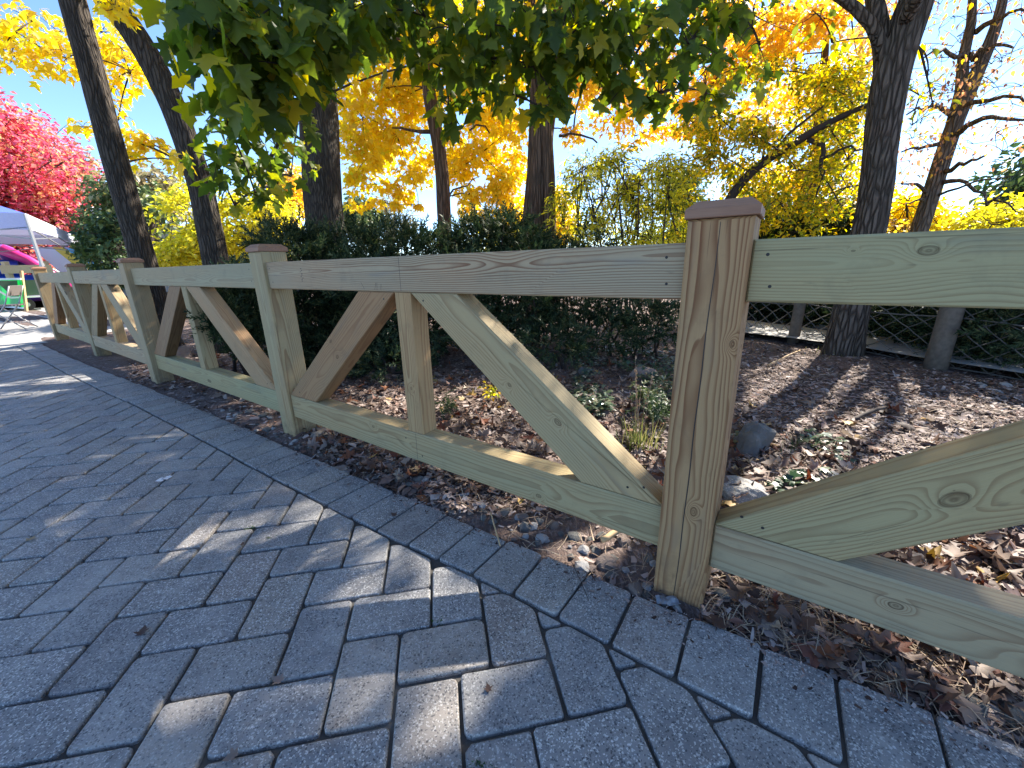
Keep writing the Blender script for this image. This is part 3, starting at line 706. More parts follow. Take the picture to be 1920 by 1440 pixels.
T_MAPLE = [tmpl_maple(.2, .25), tmpl_maple(.45, .5), tmpl_maple(.05, .15), tmpl_maple(.3, -.2)]
T_MLO = [tmpl_maple_lo(.2, .3), tmpl_maple_lo(.5, .4), tmpl_maple_lo(.1, .1)]
T_OVAL = [tmpl_oval(.24), tmpl_oval(.28, .5, .4), tmpl_oval(.2, .1, .1)]
T_WIL = [tmpl_oval(.12, .3, .35), tmpl_oval(.1, .2, .2)]
T_DIA = [tmpl_dia(.34), tmpl_dia(.28, .6)]
T_SPRAY = [tmpl_spray()]
def orient(n, droop=(20, 75), out=None, tiltmul=1.0):
    """frames for leaves hanging from twigs: local Y leaf tip, local Z blade normal"""
    az = RNG.uniform(0, 2 * math.pi, n)
    if out is not None:
        a0 = np.arctan2(out[:, 1], out[:, 0]); az = a0 + RNG.normal(0, .9, n)
    d = np.radians(RNG.uniform(droop[0], droop[1], n))
    Y = np.c_[np.cos(az) * np.cos(d), np.sin(az) * np.cos(d), -np.sin(d)]
    up = np.c_[np.cos(az) * np.sin(d), np.sin(az) * np.sin(d), np.cos(d)]
    X = np.cross(Y, up); roll = RNG.normal(0, .55, n) * tiltmul
    Xr = X * np.cos(roll)[:, None] + up * np.sin(roll)[:, None]; Z = np.cross(Xr, Y)
    return np.stack([Xr, Y, Z], -1)                    # columns
def leaf_mesh(name, P, M, S, tmpls, base):
    ch = RNG.integers(0, len(tmpls), len(P)); VV = []; FF = []; b = 0
    for k, (V, F) in enumerate(tmpls):
        sel = ch == k
        if not sel.any(): continue
        p, m, s = P[sel], M[sel], S[sel]
        W = np.einsum('nij,vj->nvi', m, V) * s[:, None, None] + p[:, None, :] - np.asarray(base)
        n = len(p); VV.append(W.reshape(-1, 3)); FF.append((F[None] + (np.arange(n) * len(V))[:, None, None] + b).reshape(-1, F.shape[1])); b += n * len(V)
    return np_mesh(name, np.concatenate(VV), FF)
_single = {}
def single(kind, k, tmpls, mat):
    key = (kind, k, mat.name)
    if key not in _single:
        V, F = tmpls[k]; me = np_mesh(kind, V, [F]); me.materials.append(mat); _single[key] = me
    return _single[key]
def foliage(root, base, P, M, S, tmpls, mat, singles=0, name='crown', twig=None, leafname='leaf'):
    """one crown part; the leaves that show largest are objects of their own under it"""
    base = np.asarray(base)
    if singles:
        px, py, pz = project(P); sc = np.where((px > -10) & (px < 1930) & (py > -10) & (py < 1450) & (pz > .2), S / np.maximum(pz, .2), 0); sc = np.nan_to_num(sc)
        o = np.argsort(-sc)[:singles]; o = o[sc[o] > 0]
    else: o = np.array([], int)
    m = np.ones(len(P), bool); m[o] = False
    me = leaf_mesh(name, P[m], M[m], S[m], tmpls, base)
    if twig is not None and twig.v:
        tm = twig.mesh(name + '_twig'); bm_v = np.array([v.co[:] for v in tm.vertices]); 
        cr = link(name, me, mat, root)
        tw = link('twigs', tm, TWIG, root); tag(tw, kind='stuff')
    else: cr = link(name, me, mat, root)
    tag(cr, kind='stuff')
    for i in o:
        k = int(RNG.integers(0, len(tmpls))); q = bpy.data.objects.new(leafname, single(leafname, k, tmpls, mat)); COL.objects.link(q); q.parent = cr
        R3 = M[i] * S[i]; p = P[i] - base
        q.matrix_local = Matrix(((R3[0, 0], R3[0, 1], R3[0, 2], p[0]), (R3[1, 0], R3[1, 1], R3[1, 2], p[1]), (R3[2, 0], R3[2, 1], R3[2, 2], p[2]), (0, 0, 0, 1)))
    return cr
def clump_points(c, r, n, flat=.7, hollow=.25):
    d = RNG.normal(size=(n, 3)); d /= np.linalg.norm(d, axis=1)[:, None]
    return c + d * (r * (hollow + (1 - hollow) * RNG.random(n) ** .55))[:, None] * np.array([1, 1, flat])
def bez(a, b, bulge, n=8):
    a, b = np.asarray(a, float), np.asarray(b, float); m = (a + b) / 2 + np.asarray(bulge)
    t = np.linspace(0, 1, n)[:, None]; return (1 - t) ** 2 * a + 2 * t * (1 - t) * m + t ** 2 * b

def trunk_part(root, base, pts, rads, mat, n=40, seg=.09, rough=.06, fork=None, ridges=0, name='trunk', flare=.35):
    """a bole as one displaced tube through pts (world), radii in metres"""
    pts = np.array(pts, float); L = np.r_[0, np.cumsum(np.linalg.norm(np.diff(pts, axis=0), axis=1))]
    m = max(6, int(L[-1] / seg)); t = np.linspace(0, L[-1], m)
    def sm(y):                               # smooth interpolation through the measured points
        z = np.interp(t, L, y); k = np.ones(5) / 5; zp = np.r_[[z[0]] * 2, z, [z[-1]] * 2]; z2 = np.convolve(zp, k, 'valid'); z2[0], z2[-1] = z[0], z[-1]; return z2
    C = np.c_[sm(pts[:, 0]), sm(pts[:, 1]), sm(pts[:, 2])]; r = sm(np.array(rads, float))
    th = np.linspace(0, 2 * math.pi, n, endpoint=False); V = np.zeros((m, n, 3))
    T = np.gradient(C, axis=0); T /= np.linalg.norm(T, axis=1)[:, None]
    U = np.cross(T, np.array([0, 1.0, .01])); U /= np.linalg.norm(U, axis=1)[:, None]; W = np.cross(T, U)
    TH, TT = np.meshgrid(th, t); sd = random.uniform(0, 50)
    rr = r[:, None] * (1 + rough * fbm(np.cos(TH) * 1.6 + sd, np.sin(TH) * 1.6, TT * .9, 3))
    if ridges:
        rr = rr + ridges * vnoise(np.cos(TH) * 5 + sd + .6 * vnoise(TT * 2, TH), np.sin(TH) * 5, TT * 1.3) + ridges * .5 * vnoise(np.cos(TH) * 11 + sd, np.sin(TH) * 11, TT * 3)
    if flare: rr = rr * (1 + flare * np.exp(-TT / .16) * (1 + .35 * np.cos(TH * 4 + sd)))
    V = C[:, None, :] + U[:, None, :] * (np.cos(TH) * rr)[..., None] + W[:, None, :] * (np.sin(TH) * rr)[..., None] - np.asarray(base)
    ix = np.arange(m * n).reshape(m, n); F = np.stack([ix[:-1], np.roll(ix[:-1], -1, 1), np.roll(ix[1:], -1, 1), ix[1:]], -1).reshape(-1, 4)
    return link(name, np_mesh(name, V.reshape(-1, 3), [F, ix[-1:][:, ::-1]], smooth=True), mat, root), C, r
def limb(root, base, pts, r0, r1, mat, name='limb', n=9, wob=.02):
    pts = np.asarray(pts, float); k = len(pts); w = RNG.normal(0, wob, (k, 3)); w[0] = w[-1] = 0
    mb = MB(); mb.tube(pts + w - np.asarray(base), np.linspace(r0, r1, k), n); return mb.build(name, mat, root, smooth=True)
def twig_web(tw, c, P, base, r=.004, k=9, up=.05):
    """thin twigs from a clump's heart out to some of its leaves"""
    sel = RNG.choice(len(P), min(k, len(P)), replace=False)
    for i in sel: tw.tube(bez(c - base, P[i] - base, RNG.normal(0, .04, 3) + [0, 0, up], 4), [r, r * .8, r * .6, r * .35], 4, cap=False)
def tree(name, label, group, base, bole, rads, bark, clumps, tmpls, lmat, size, per, singles=0, flat=.7, droop=(15, 70), limbs=(), lr=.03, tiers=True, gaps=True, cat='tree', ridges=0, extra=None, rough=.06, n=36, nolimb=False, flare=.35, hollow=.2, wob=.02):
    """bole: list of world points; clumps: (centre, radius[, count factor[, material index ignored]])"""
    base = np.array([base[0], base[1], ground_zero(base)])
    root = empty(name, base); tag(root, label, cat, group)
    tr, C, r = trunk_part(root, base, bole, rads, bark, n=n, ridges=ridges, rough=rough, flare=flare)
    for (pts, a, b) in limbs: limb(root, base, pts, a, b, bark, wob=wob)
    if gaps is True:                         # no clump right in an opening of the canopy
        c_ = np.array([c[0] for c in clumps]); q_ = shadow_xy(c_); bad = np.zeros(len(c_), bool)
        for poly, kp in GAPS:
            if kp < .06: bad |= pts_in_poly(q_, poly) & (c_[:, 2] > 2.9)
        clumps = [c for c, b_ in zip(clumps, bad) if not b_]
    allP = []; tw = MB(); cs = np.array([c[0] for c in clumps]); outs = []
    for c in clumps:
        cen, rad = np.asarray(c[0], float), c[1]; f = c[2] if len(c) > 2 else 1
        P = clump_points(cen, rad, max(3, int(per * f)), flat, hollow)
        allP.append(P); outs.append(P - cen); twig_web(tw, cen, P, base, .0045 if rad < .6 else .008, 3 if nolimb else 5)
    # twigs link each clump to the nearest clump that is closer to the bole
    dist = np.array([np.min(np.linalg.norm(C - q, axis=1)) for q in cs])
    lens = 0
    for i, q in enumerate(cs):
        inner = np.where(dist < dist[i] - .05)[0]
        j = inner[np.argmin(np.linalg.norm(cs[inner] - q, axis=1))] if len(inner) else -1
        tgt = cs[j] if j >= 0 and np.linalg.norm(cs[j] - q) < dist[i] else C[np.argmin(np.linalg.norm(C - (q + [0, 0, -.25 * dist[i]]), axis=1))]
        L = np.linalg.norm(tgt - q); th = min(lr, .006 + .008 * L) * (1 if j >= 0 else 1.5)
        if L > .05 and not nolimb: tw.tube(bez(tgt - base, q - base, [RNG.normal(0, .05 * L), RNG.normal(0, .05 * L), .10 * L], 6), np.linspace(th, th * .45, 6), 5, cap=False)
    P = np.concatenate(allP); O = np.concatenate(outs)
    if gaps is not False: k = keep_mask(P, 0.0 if gaps is True else gaps); P, O = P[k], O[k]
    n_ = len(P); S = size * RNG.uniform(.65, 1.25, n_)
    foliage(root, base, P, orient(n_, droop, O), S, tmpls, lmat, singles, twig=tw)
    return root
def ground_zero(b): return 0.0
def A(px, py, D): return at(px, py, D)
def bole_px(px_pts, D, base=None, dz=0):
    """trunk axis through photo pixels at one horizontal distance; base point on the ground below"""
    P = [at(x, y, D) for x, y in px_pts]; return P
def base_below(p): return np.array([p[0], p[1], -.03])

# ---- the two leaning dark trunks on the left
bA = ground(314, 650)[:2]; DA = math.hypot(*bA)
boleA = [np.r_[bA, -.05]] + [at(x, y, DA) for x, y in ((288, 560), (256, 445), (205, 260), (160, 90), (136, 0))]; top = boleA[-1] + (boleA[-1] - boleA[-2]) * 1.0
boleA += [top, top + [.1, .3, 2.2]]
cl = []
for (x, y, d, r, f) in ((30, 60, 6.6, .34, 1), (85, 95, 6.5, .36, 1), (60, 40, 6.9, .3, .8), (125, 110, 6.4, .3, 1), (5, 95, 6.8, .3, .9), (20, 115, 6.8, .25, .5), (195, 110, 6.6, .34, 1), (228, 90, 6.5, .28, .8), (170, 75, 6.9, .26, .8),
                     (245, 135, 6.3, .26, .8), (212, 160, 6.6, .22, .6), (245, 110, 6.9, .3, .8), (190, 60, 7.2, .3, .8), (205, 190, 6.7, .14, .3), (235, 262, 6.6, .24, .8), (268, 270, 6.6, .24, .8), (292, 274, 6.5, .18, .5), (245, 295, 6.7, .16, .4), (160, 240, 6.9, .16, .4), (222, 225, 6.6, .16, .35), (330, 300, 6.2, .15, .3), (345, 315, 6.2, .1, .2), (110, 60, 7.4, .3, .7)):
    d = d + 1.5; r = r * 1.18
    cl.append((A(x, y, d), r, f))
for k in range(26):
    q = top + RNG.normal(0, 1, 3) * [1.6, 1.6, .9] + [0, 1, 1.6]; cl.append((q, .55, .7))
tree('golden_maple', 'leaning dark trunk at the far left with golden maple leaves beside blue sky', 'maples standing behind the fence', bA, boleA, [.155, .135, .128, .125, .12, .115, .11, .07], BARK, cl, T_MLO, L_GOLD, .115, 60, 260, lr=.02, ridges=.008)
bB = ground(427, 656)[:2]; DB = math.hypot(*bB)
boleB = [np.r_[bB, -.05]] + [at(x, y, DB) for x, y in ((405, 490), (375, 340), (332, 215), (300, 145), (262, 75), (205, 0), (150, -70), (110, -180))]
cl = []
for k in range(26):
    q = boleB[-1] + RNG.normal(0, 1, 3) * [1.5, 1.2, .8] + [.2, 0, .9]; cl.append((q, .5, .7))
for (x, y, d, r, f) in ((195, -30, 5.6, .25, .6), (215, 15, 5.5, .12, .4), (335, 300, 6.0, .1, .2)): cl.append((A(x, y, d), r, f))
tree('curved_maple', 'dark maple trunk curving up to the left beside the second fence bay', 'maples standing behind the fence', bB, boleB, [.155, .135, .127, .122, .118, .115, .11, .09, .06], BARK, cl, T_MLO, L_GOLD, .115, 55, 30, lr=.02, ridges=.008)

# ---- the big green maple whose boughs hang over the fence
pC = at(607, 400, 7.0); bC = pC[:2]
boleC = [np.r_[bC, -.05], pC, at(600, 250, 7.0), at(592, 150, 7.0), at(570, 40, 7.0), at(548, -60, 7.0), at(540, -190, 6.9), at(560, -420, 6.8)]
cl = []
for (x, y, d) in ((385, 15, 2.7), (425, 25, 2.3), (470, 60, 2.3), (560, 25, 2.4), (440, 120, 2.5), (470, 115, 2.3), (500, 150, 2.6), (540, 90, 2.8), (455, 200, 2.9), (485, 255, 3.2), (415, 75, 2.6), (455, 55, 2.4),
                  (640, 30, 2.6), (705, 20, 2.8), (590, 50, 2.5), (520, 90, 2.4), (610, 10, 2.8), (745, 40, 3.0), (675, 65, 3.4),
                  (795, 30, 2.8), (850, 55, 2.7), (920, 45, 2.6), (1000, 55, 2.7), (1080, 45, 2.7), (1150, 50, 2.8), (1220, 50, 3.0), (835, 130, 3.1), (915, 110, 2.8), (1000, 125, 2.7), (1095, 105, 2.8), (1180, 120, 3.0), (1290, 80, 3.2), (1340, 115, 3.5), (1350, 40, 3.4), (1410, 50, 3.7), (960, 15, 2.8), (1120, 15, 2.9), (1260, 20, 3.2), (1400, 20, 3.6), (1050, 85, 2.9),
                  (420, -90, 2.6), (480, -80, 2.5), (680, -80, 2.7), (880, -80, 2.8), (1080, -80, 2.9), (1290, -70, 3.3)):
    cl.append((A(x, y, d), .27 * d / 2.6, 1.0))
for (x, y, d, r, f) in ((405, 300, 3.4, .18, .45), (460, 310, 3.4, .2, .5), (495, 320, 3.6, .18, .4), (420, 345, 3.6, .12, .22), (480, 365, 3.5, .1, .2), (430, 245, 3.3, .14, .3), (420, 205, 3.2, .12, .25), (845, 200, 3.0, .14, .3), (848, 240, 3.0, .07, .12), (1035, 175, 2.7, .12, .28), (1018, 205, 2.7, .06, .1), (1235, 175, 3.1, .18, .45), (1325, 175, 3.5, .17, .35), (1140, 165, 3.0, .12, .25), (940, 175, 3.0, .10, .22), (560, 215, 5.4, .18, .25), (572, 265, 6.2, .16, .22), (580, 310, 6.4, .14, .2), (545, 330, 5.2, .16, .25), (530, 280, 4.2, .2, .35), (520, 350, 4.4, .14, .2), (440, 385, 3.7, .06, .08), (1425, 85, 3.8, .13, .25), (1200, 195, 3.2, .08, .12), (890, 180, 3.1, .08, .12)):
    cl.append((A(x, y, d), r, f))
for k in range(5):  # unseen upper clumps, added for the shade they cast
    q = np.array([RNG.uniform(-3.2, 2.2), RNG.uniform(2.2, 6.5), RNG.uniform(3.6, 6.8)]); cl.append((q, .55, .8))
hubs = [A(440, -60, 3.1), A(940, -120, 3.6), A(1250, -120, 3.9), A(640, -200, 4.2)]
lb = []
for h in hubs:
    st = boleC[5] + RNG.normal(0, .1, 3) if h is not hubs[1] else boleC[6]
    lb.append((bez(st, h, [0, 0, .5], 9), .07, .025))
lb.append((bez(A(500, 190, 3.4), A(590, 160, 5.5), [0, 0, .2], 7), .012, .02)); lb.append((bez(A(440, 205, 3.0), A(575, 40, 5.5), [0, 0, .1], 7), .010, .03))
tree('green_maple', 'large straight dark trunk with broad green maple leaves overhanging the fence', 'maples standing behind the fence', bC, boleC, [.30, .265, .255, .25, .235, .22, .19, .1], BARK, cl, T_MAPLE, L_GREEN, .115, 36, 300, droop=(25, 85), limbs=lb, lr=.016, flat=.85, ridges=.010, hollow=.1)

for c in RNG.permutation(len(cl))[:46]:  # random openings added so sun flecks reach the green boughs
    q = np.asarray(cl[c][0]) + RNG.normal(0, .1, 3)
    if q[2] > 3.4: continue
    s_ = shadow_xy(q[None])[0]; th = np.linspace(0, 2 * math.pi, 9)[:-1]; r_ = RNG.uniform(.10, .2); GAPS.append((np.c_[s_[0] + r_ * np.cos(th), s_[1] + r_ * np.sin(th)], .07))
# ---- golden maples behind the hedge: slender trunk, and a cluster of trunks
pD = at(833, 410, 8.2)
boleD = [np.r_[pD[:2], -.05], pD] + [at(x, y, 8.2) for x, y in ((830, 330), (822, 265), (811, 215), (802, 155), (798, 100), (790, 20), (780, -80), (775, -260))]
cl = []
for (x, y, d, r, f) in ((680, 220, 9, .5, 1), (725, 165, 9, .5, 1), (745, 255, 9, .45, 1), (690, 295, 9, .42, 1), (765, 320, 9.2, .36, .8), (705, 345, 9.2, .28, .5), (735, 350, 9.4, .22, .4), (655, 260, 8.8, .4, .9), (665, 330, 9.0, .2, .4), (860, 320, 9.4, .36, .9), (900, 290, 9.4, .42, 1), (945, 335, 9.2, .36, 1), (960, 245, 9.2, .45, 1), (900, 205, 9.4, .45, 1), (880, 365, 9.0, .32, .8), (955, 375, 9.2, .4, 1), (930, 360, 9.3, .34, .9), (745, 95, 9.2, .5, 1), (665, 125, 9.2, .5, 1), (805, 85, 9.8, .5, 1), (890, 115, 9.4, .5, 1), (955, 125, 9.6, .5, 1), (650, 185, 9.2, .4, 1), (850, 180, 9.8, .4, .8), (775, 215, 9.8, .4, .7), (705, 60, 9.6, .5, 1), (640, 50, 9.6, .5, .8), (785, 385, 9.4, .1, .15), (740, 385, 9.4, .12, .2), (840, 255, 9.8, .35, .7), (920, 400, 9.2, .25, .5), (620, 60, 10, .5, .8), (990, 60, 10, .5, 1), (870, 40, 10, .6, 1), (700, 180, 9.4, .5, 1), (760, 180, 9.4, .45, 1), (720, 260, 9.6, .5, 1), (675, 350, 9.4, .3, .7), (755, 365, 9.6, .25, .5), (700, 380, 9.6, .22, .4), (665, 385, 9.6, .2, .3), (780, 290, 9.8, .4, .8), (850, 300, 9.9, .4, .9), (910, 240, 9.8, .5, 1), (950, 300, 9.8, .45, 1), (880, 395, 9.6, .3, .7), (960, 410, 9.6, .3, .7)):
    cl.append((A(x, y, d), r, f))
for k in range(46):
    cl.append((A(RNG.uniform(620, 1010), RNG.uniform(-10, 330) , RNG.uniform(9, 11.5)), .5, .6))
for k in range(70):  # extra high clumps, added to shade the far part of the path
    z = RNG.uniform(4.4, 6.8); q = np.array([RNG.uniform(-7.5, -2.6), RNG.uniform(1.6, 6.2)]) + SH * z; cl.append((np.array([*q, z]), .5, .38))
lb = [(bez(A(806, 247, 8.2), A(735, 240, 8.6), [0, 0, -.05], 6), .035, .012), (bez(A(828, 375, 8.2), A(900, 330, 9.0), [0, 0, .0], 7), .022, .008), (bez(A(880, 245, 9), A(918, 250, 9), [0, 0, .25], 6), .02, .014), (bez(A(800, 85, 8.2), A(690, 75, 8.7), [0, 0, .1], 6), .04, .012)]
tree('slender_golden_maple', 'slender brown trunk rising from the hedge amid glowing golden maple leaves', 'maples standing behind the fence', pD, boleD, [.14, .125, .12, .115, .11, .108, .105, .1, .08, .05], BARKB, cl, T_MLO, L_GOLD, .125, 210, 240, gaps=.35, limbs=lb, lr=.022, ridges=.006)
pE = at(1010, 430, 7.2)
boleE = [np.r_[pE[:2], -.05], pE] + [at(x, y, 7.2) for x, y in ((1012, 330), (1020, 230), (1034, 150), (1046, 60), (1055, -40), (1060, -220))]
cl = []
for (x, y, d, r, f) in ((1095, 165, 9, .5, 1), (1150, 225, 9.2, .45, .8), (1210, 195, 9.4, .45, .9), (1262, 175, 9, .45, .9), (1190, 255, 9.6, .36, .6), (1240, 245, 9.4, .28, .5), (1120, 110, 9.4, .5, 1), (1285, 240, 9, .28, .6), (1240, 115, 9.6, .5, 1), (1180, 90, 9.8, .5, .9), (1075, 250, 8.0, .25, .4), (1305, 130, 9, .5, 1), (1370, 110, 8.6, .45, 1), (1340, 170, 8.6, .36, .9), (1365, 30, 9, .5, 1), (1440, 40, 8.6, .5, 1), (1500, 50, 8.4, .45, 1), (1548, 35, 8.2, .3, .8), (1420, 110, 8.8, .4, .8), (1390, 60, 9.2, .5, .9), (1300, 200, 9, .3, .6), (1330, 140, 9, .4, .9), (1320, 245, 9, .28, .5)):
    cl.append((A(x, y, d), r, f))
for k in range(46):
    x, y = RNG.uniform(1050, 1640), RNG.uniform(-10, 260)
    if y > 200 and x < 1320: continue
    cl.append((A(x, y, RNG.uniform(9, 11.5)), .5, .55))
for k in range(30):  # clumps added up the sun direction to shade the left of the path
    z = RNG.uniform(4.8, 6.4); q = np.array([RNG.uniform(-3.3, -.9), RNG.uniform(1.2, 3.0)]) + SH * z; cl.append((np.array([*q, z]), .42, .5))
for k in range(40):  # more clumps added high up, only to keep sun off the path
    z = RNG.uniform(4.6, 6.8); q = np.array([RNG.uniform(-3.8, .2), RNG.uniform(-.8, 3.0)]) + SH * z; cl.append((np.array([*q, z]), .5, .42))
lb = [([at(1032, 430, 7.0), at(1030, 330, 7.0), at(1026, 250, 7.0), at(1020, 170, 7.0), at(1005, 90, 7.0), at(990, 0, 7.0), at(985, -120, 7.2)], .10, .06), ([at(990, 430, 7.4), at(998, 330, 7.4), at(1004, 230, 7.4), at(1003, 150, 7.4), at(1000, 60, 7.5), at(990, -60, 7.6)], .12, .07),
      (bez(A(1048, 255, 7.1), A(1120, 268, 7.2), [0, 0, .14], 8), .022, .012), (bez(A(1040, 130, 7.2), A(1160, 100, 8.4), [0, 0, .1], 6), .03, .012)]
for k in (0, 1): lb[k] = ([np.r_[lb[k][0][0][:2], -.05]] + lb[k][0], lb[k][1], lb[k][2])
tree('cluster_maple', 'cluster of three brown trunks side by side with orange and yellow leaves', 'maples standing behind the fence', pE, boleE, [.21, .17, .165, .16, .15, .14, .12, .06], BARKB, cl, T_MLO, L_ORANGE, .12, 170, 240, gaps=.35, limbs=lb, lr=.022, ridges=.01, wob=.008)

# ---- furrowed trunk right of the near post; its crown is mostly above the frame and shades the path
bF = ground(1578, 662)[:2]; DF = math.hypot(*bF)
boleF = [np.r_[bF, -.06]] + [at(x, y, DF) for x, y in ((1592, 600), (1612, 500), (1640, 385), (1653, 275), (1666, 180), (1682, 95), (1703, 40), (1722, -10), (1760, -120), (1790, -260))]
fk = at(1668, 130, DF)
lb = [([at(1662, 135, DF), at(1656, 90, DF), at(1650, 45, DF), at(1640, 0, DF), at(1632, -70, DF)], .09, .055),
      ([at(1664, 120, DF - .05), at(1648, 85, DF - .1), at(1630, 45, DF - .15), at(1600, 15, DF - .2), at(1565, -8, DF - .25), at(1530, -60, DF - .3)], .06, .03),
      (bez(at(1690, 60, DF), at(1820, -160, DF - 1), [0, 0, .2], 7), .06, .02)]
cl = []
u2 = SDIR[:2] / np.linalg.norm(SDIR[:2])
for k in range(150):                       # crown volume above the frame
    q = np.array([2.7, 3.6, 5.4]) + RNG.normal(0, 1, 3) * [1.7, 1.5, 1.1]
    x, y, z = project(q)
    if q[2] < 3.4 or (z[0] > 0 and -60 < y[0] < 1440 and -100 < x[0] < 2020): continue
    cl.append((q, .5, 1))
for k in range(30):  # unseen clumps added to shade the pavers right of the near post
    z = RNG.uniform(5.0, 6.6); q = np.array([RNG.uniform(.15, 1.5), RNG.uniform(-.6, .8)]) + SH * z; cl.append((np.array([*q, z]), .4, .8))
for k in range(16):  # unseen clumps added to block a streak of sun by the post's shadow
    z = RNG.uniform(5.0, 6.6); q = np.array([RNG.uniform(.17, .55), RNG.uniform(.4, .85)]) + SH * z; cl.append((np.array([*q, z]), .3, 1))
for k in range(12):
    q = np.array([.4, 2.2, 5.0]) + RNG.normal(0, 1, 3) * [1.6, 1.2, .8]
    x, y, z = project(q)
    if q[2] < 3.2 or (z[0] > 0 and -120 < y[0] < 1440 and -100 < x[0] < 2020): continue
    cl.append((q, .5, 1))
for (x, y, d, r, f) in ((1530, 25, 5.4, .2, .3), (1560, 80, 5.6, .12, .15), (1740, 140, 6, .2, .25), (1750, 200, 6, .2, .2), (1725, 90, 5.6, .15, .15)): cl.append((A(x, y, d), r, f))
tree('furrowed_tree', 'thick forked trunk with deeply furrowed grey bark right of the near post', None, bF, boleF, [.165, .148, .140, .136, .130, .134, .136, .125, .11, .085, .05], BARKF, cl, T_OVAL, L_OLIVE, .105, 75, 30, limbs=lb, lr=.02, ridges=.012, n=64, wob=.012, flare=.12)

# ---- leaning small-leaved tree between the near post and the furrowed trunk
pI = ground(1350, 560)[:2]; DI = 6.4
boleI = [at(1330, 470, DI), at(1352, 400, DI), at(1380, 352, DI), at(1420, 310, DI), at(1460, 285, DI), at(1500, 262, DI), at(1560, 225, DI), at(1620, 200, DI), at(1700, 165, DI)]
bI = at(1318, 560, DI)[:2]; boleI = [np.r_[bI, -.05]] + boleI
cl = []
for k in range(105):
    x, y = RNG.uniform(1275, 1640), RNG.uniform(120, 445)
    if x < 1340 and y < 210: continue
    cl.append((A(x, y, RNG.uniform(6.2, 8.6)), RNG.uniform(.2, .36), RNG.uniform(.5, 1.1)))
for (x, y) in ((1580, 130), (1600, 200), (1560, 250), (1700, 150), (1725, 180), (1590, 300), (1710, 235), (1540, 160)): cl.append((A(x, y, 6.5), .22, .7))
lb = [(bez(A(1515, 262, DI), A(1540, 300, DI), [0.1, 0, .1], 5), .028, .024), (bez(A(1540, 300, DI), A(1530, 370, DI), [.06, 0, 0], 6), .022, .008), (bez(A(1540, 297, DI), A(1620, 280, DI), [0, 0, .08], 6), .02, .008), (bez(A(1450, 290, DI), A(1600, 150, 7.2), [0, 0, .1], 6), .02, .008), (bez(A(1430, 300, DI), A(1440, 215, 7), [0, 0, .1], 6), .016, .006)]
tree('leaning_tree', 'slanting dark branch of a small tree with fine yellow green leaves behind the near post', None, bI, boleI, [.09, .075, .06, .056, .052, .05, .046, .036, .026, .012], TWIG, cl, T_OVAL, L_OLIVE, .066, 200, 150, limbs=lb, lr=.016, n=14, gaps=.2, droop=(-40, 60))
pH = at(1510, 390, 9.2)
tree('pale_trunk_tree', 'slim pale brown leaning trunk seen through yellow leaves left of the furrowed trunk', None, pH, [np.r_[at(1480, 470, 9.2)[:2], -.05], at(1480, 470, 9.2), pH, at(1533, 300, 9.2), at(1538, 200, 9.2), at(1550, 60, 9.2)], [.2, .17, .16, .11, .08, .04], BARKB,
     [(A(RNG.uniform(1400, 1640), RNG.uniform(300, 430), RNG.uniform(9.5, 11)), .42, 1) for k in range(26)] + [(A(RNG.uniform(1400, 1640), RNG.uniform(60, 250), RNG.uniform(9.5, 11)), .42, .6) for k in range(14)], T_DIA, L_GOLD, .085, 190, 0, lr=.02, n=16, gaps=.5)

# ---- rust coloured tree on the right with two leaders
DG = 8.2; bG = at(1690, 520, DG)[:2]
boleG = [np.r_[bG, -.05], at(1712, 460, DG), at(1724, 430, DG), at(1757, 330, DG), at(1778, 265, DG), at(1796, 215, DG), at(1818, 170, DG), at(1840, 115, DG), at(1864, 65, DG), at(1885, -20, DG), at(1900, -200, DG)]
lb = [([at(1786, 235, DG), at(1794, 170, DG), at(1806, 110, DG), at(1818, 50, DG), at(1828, -20, DG), at(1840, -160, DG)], .072, .03)]
for (a, b, r0) in (((1745, 365), (1690, 345), .03), ((1768, 322), (1850, 290), .035), ((1735, 380), (1700, 385), .02), ((1755, 345), (1850, 385), .035), ((1790, 220), (1700, 215), .03), ((1800, 200), (1920, 190), .035), ((1780, 260), (1920, 225), .04), ((1770, 270), (1690, 285), .03), ((1815, 110), (1730, 110), .03), ((1830, 60), (1920, 20), .035), ((1850, 385), (1915, 400), .02), ((1820, 100), (1900, 90), .03), ((1740, 375), (1900, 330), .02)):
    lb.append((bez(A(*a, DG), A(*b, DG - RNG.uniform(.2, 1)), [0, 0, RNG.uniform(-.05, .25)], 8), r0, r0 * .3))
cl = []
for k in range(85):
    x, y = RNG.uniform(1690, 1960), RNG.uniform(-40, 350)
    if y > 230 and RNG.random() < .55: continue
    cl.append((A(x, y, RNG.uniform(7, 9.5)), RNG.uniform(.22, .42), RNG.uniform(.35, .9)))
for k in range(24): cl.append((A(1850, -160, 8) + RNG.normal(0, 1, 3) * [1.6, 1.2, 1.0], .55, .7))
for (x, y) in ((1760, 270), (1790, 255), (1800, 280), (1770, 300), (1740, 270), (1710, 260), (1720, 285)): cl.append((A(x, y, DG - .3), .22, .8))
tree('rust_tree', 'tall twin stemmed tree at the right edge with thin rust coloured leaves', None, bG, boleG, [.125, .108, .10, .095, .09, .082, .075, .066, .056, .04, .02], BARKG, cl, T_OVAL, L_RUST, .062, 190, 150, limbs=lb, gaps=.08, nolimb=True, lr=.016, n=24)
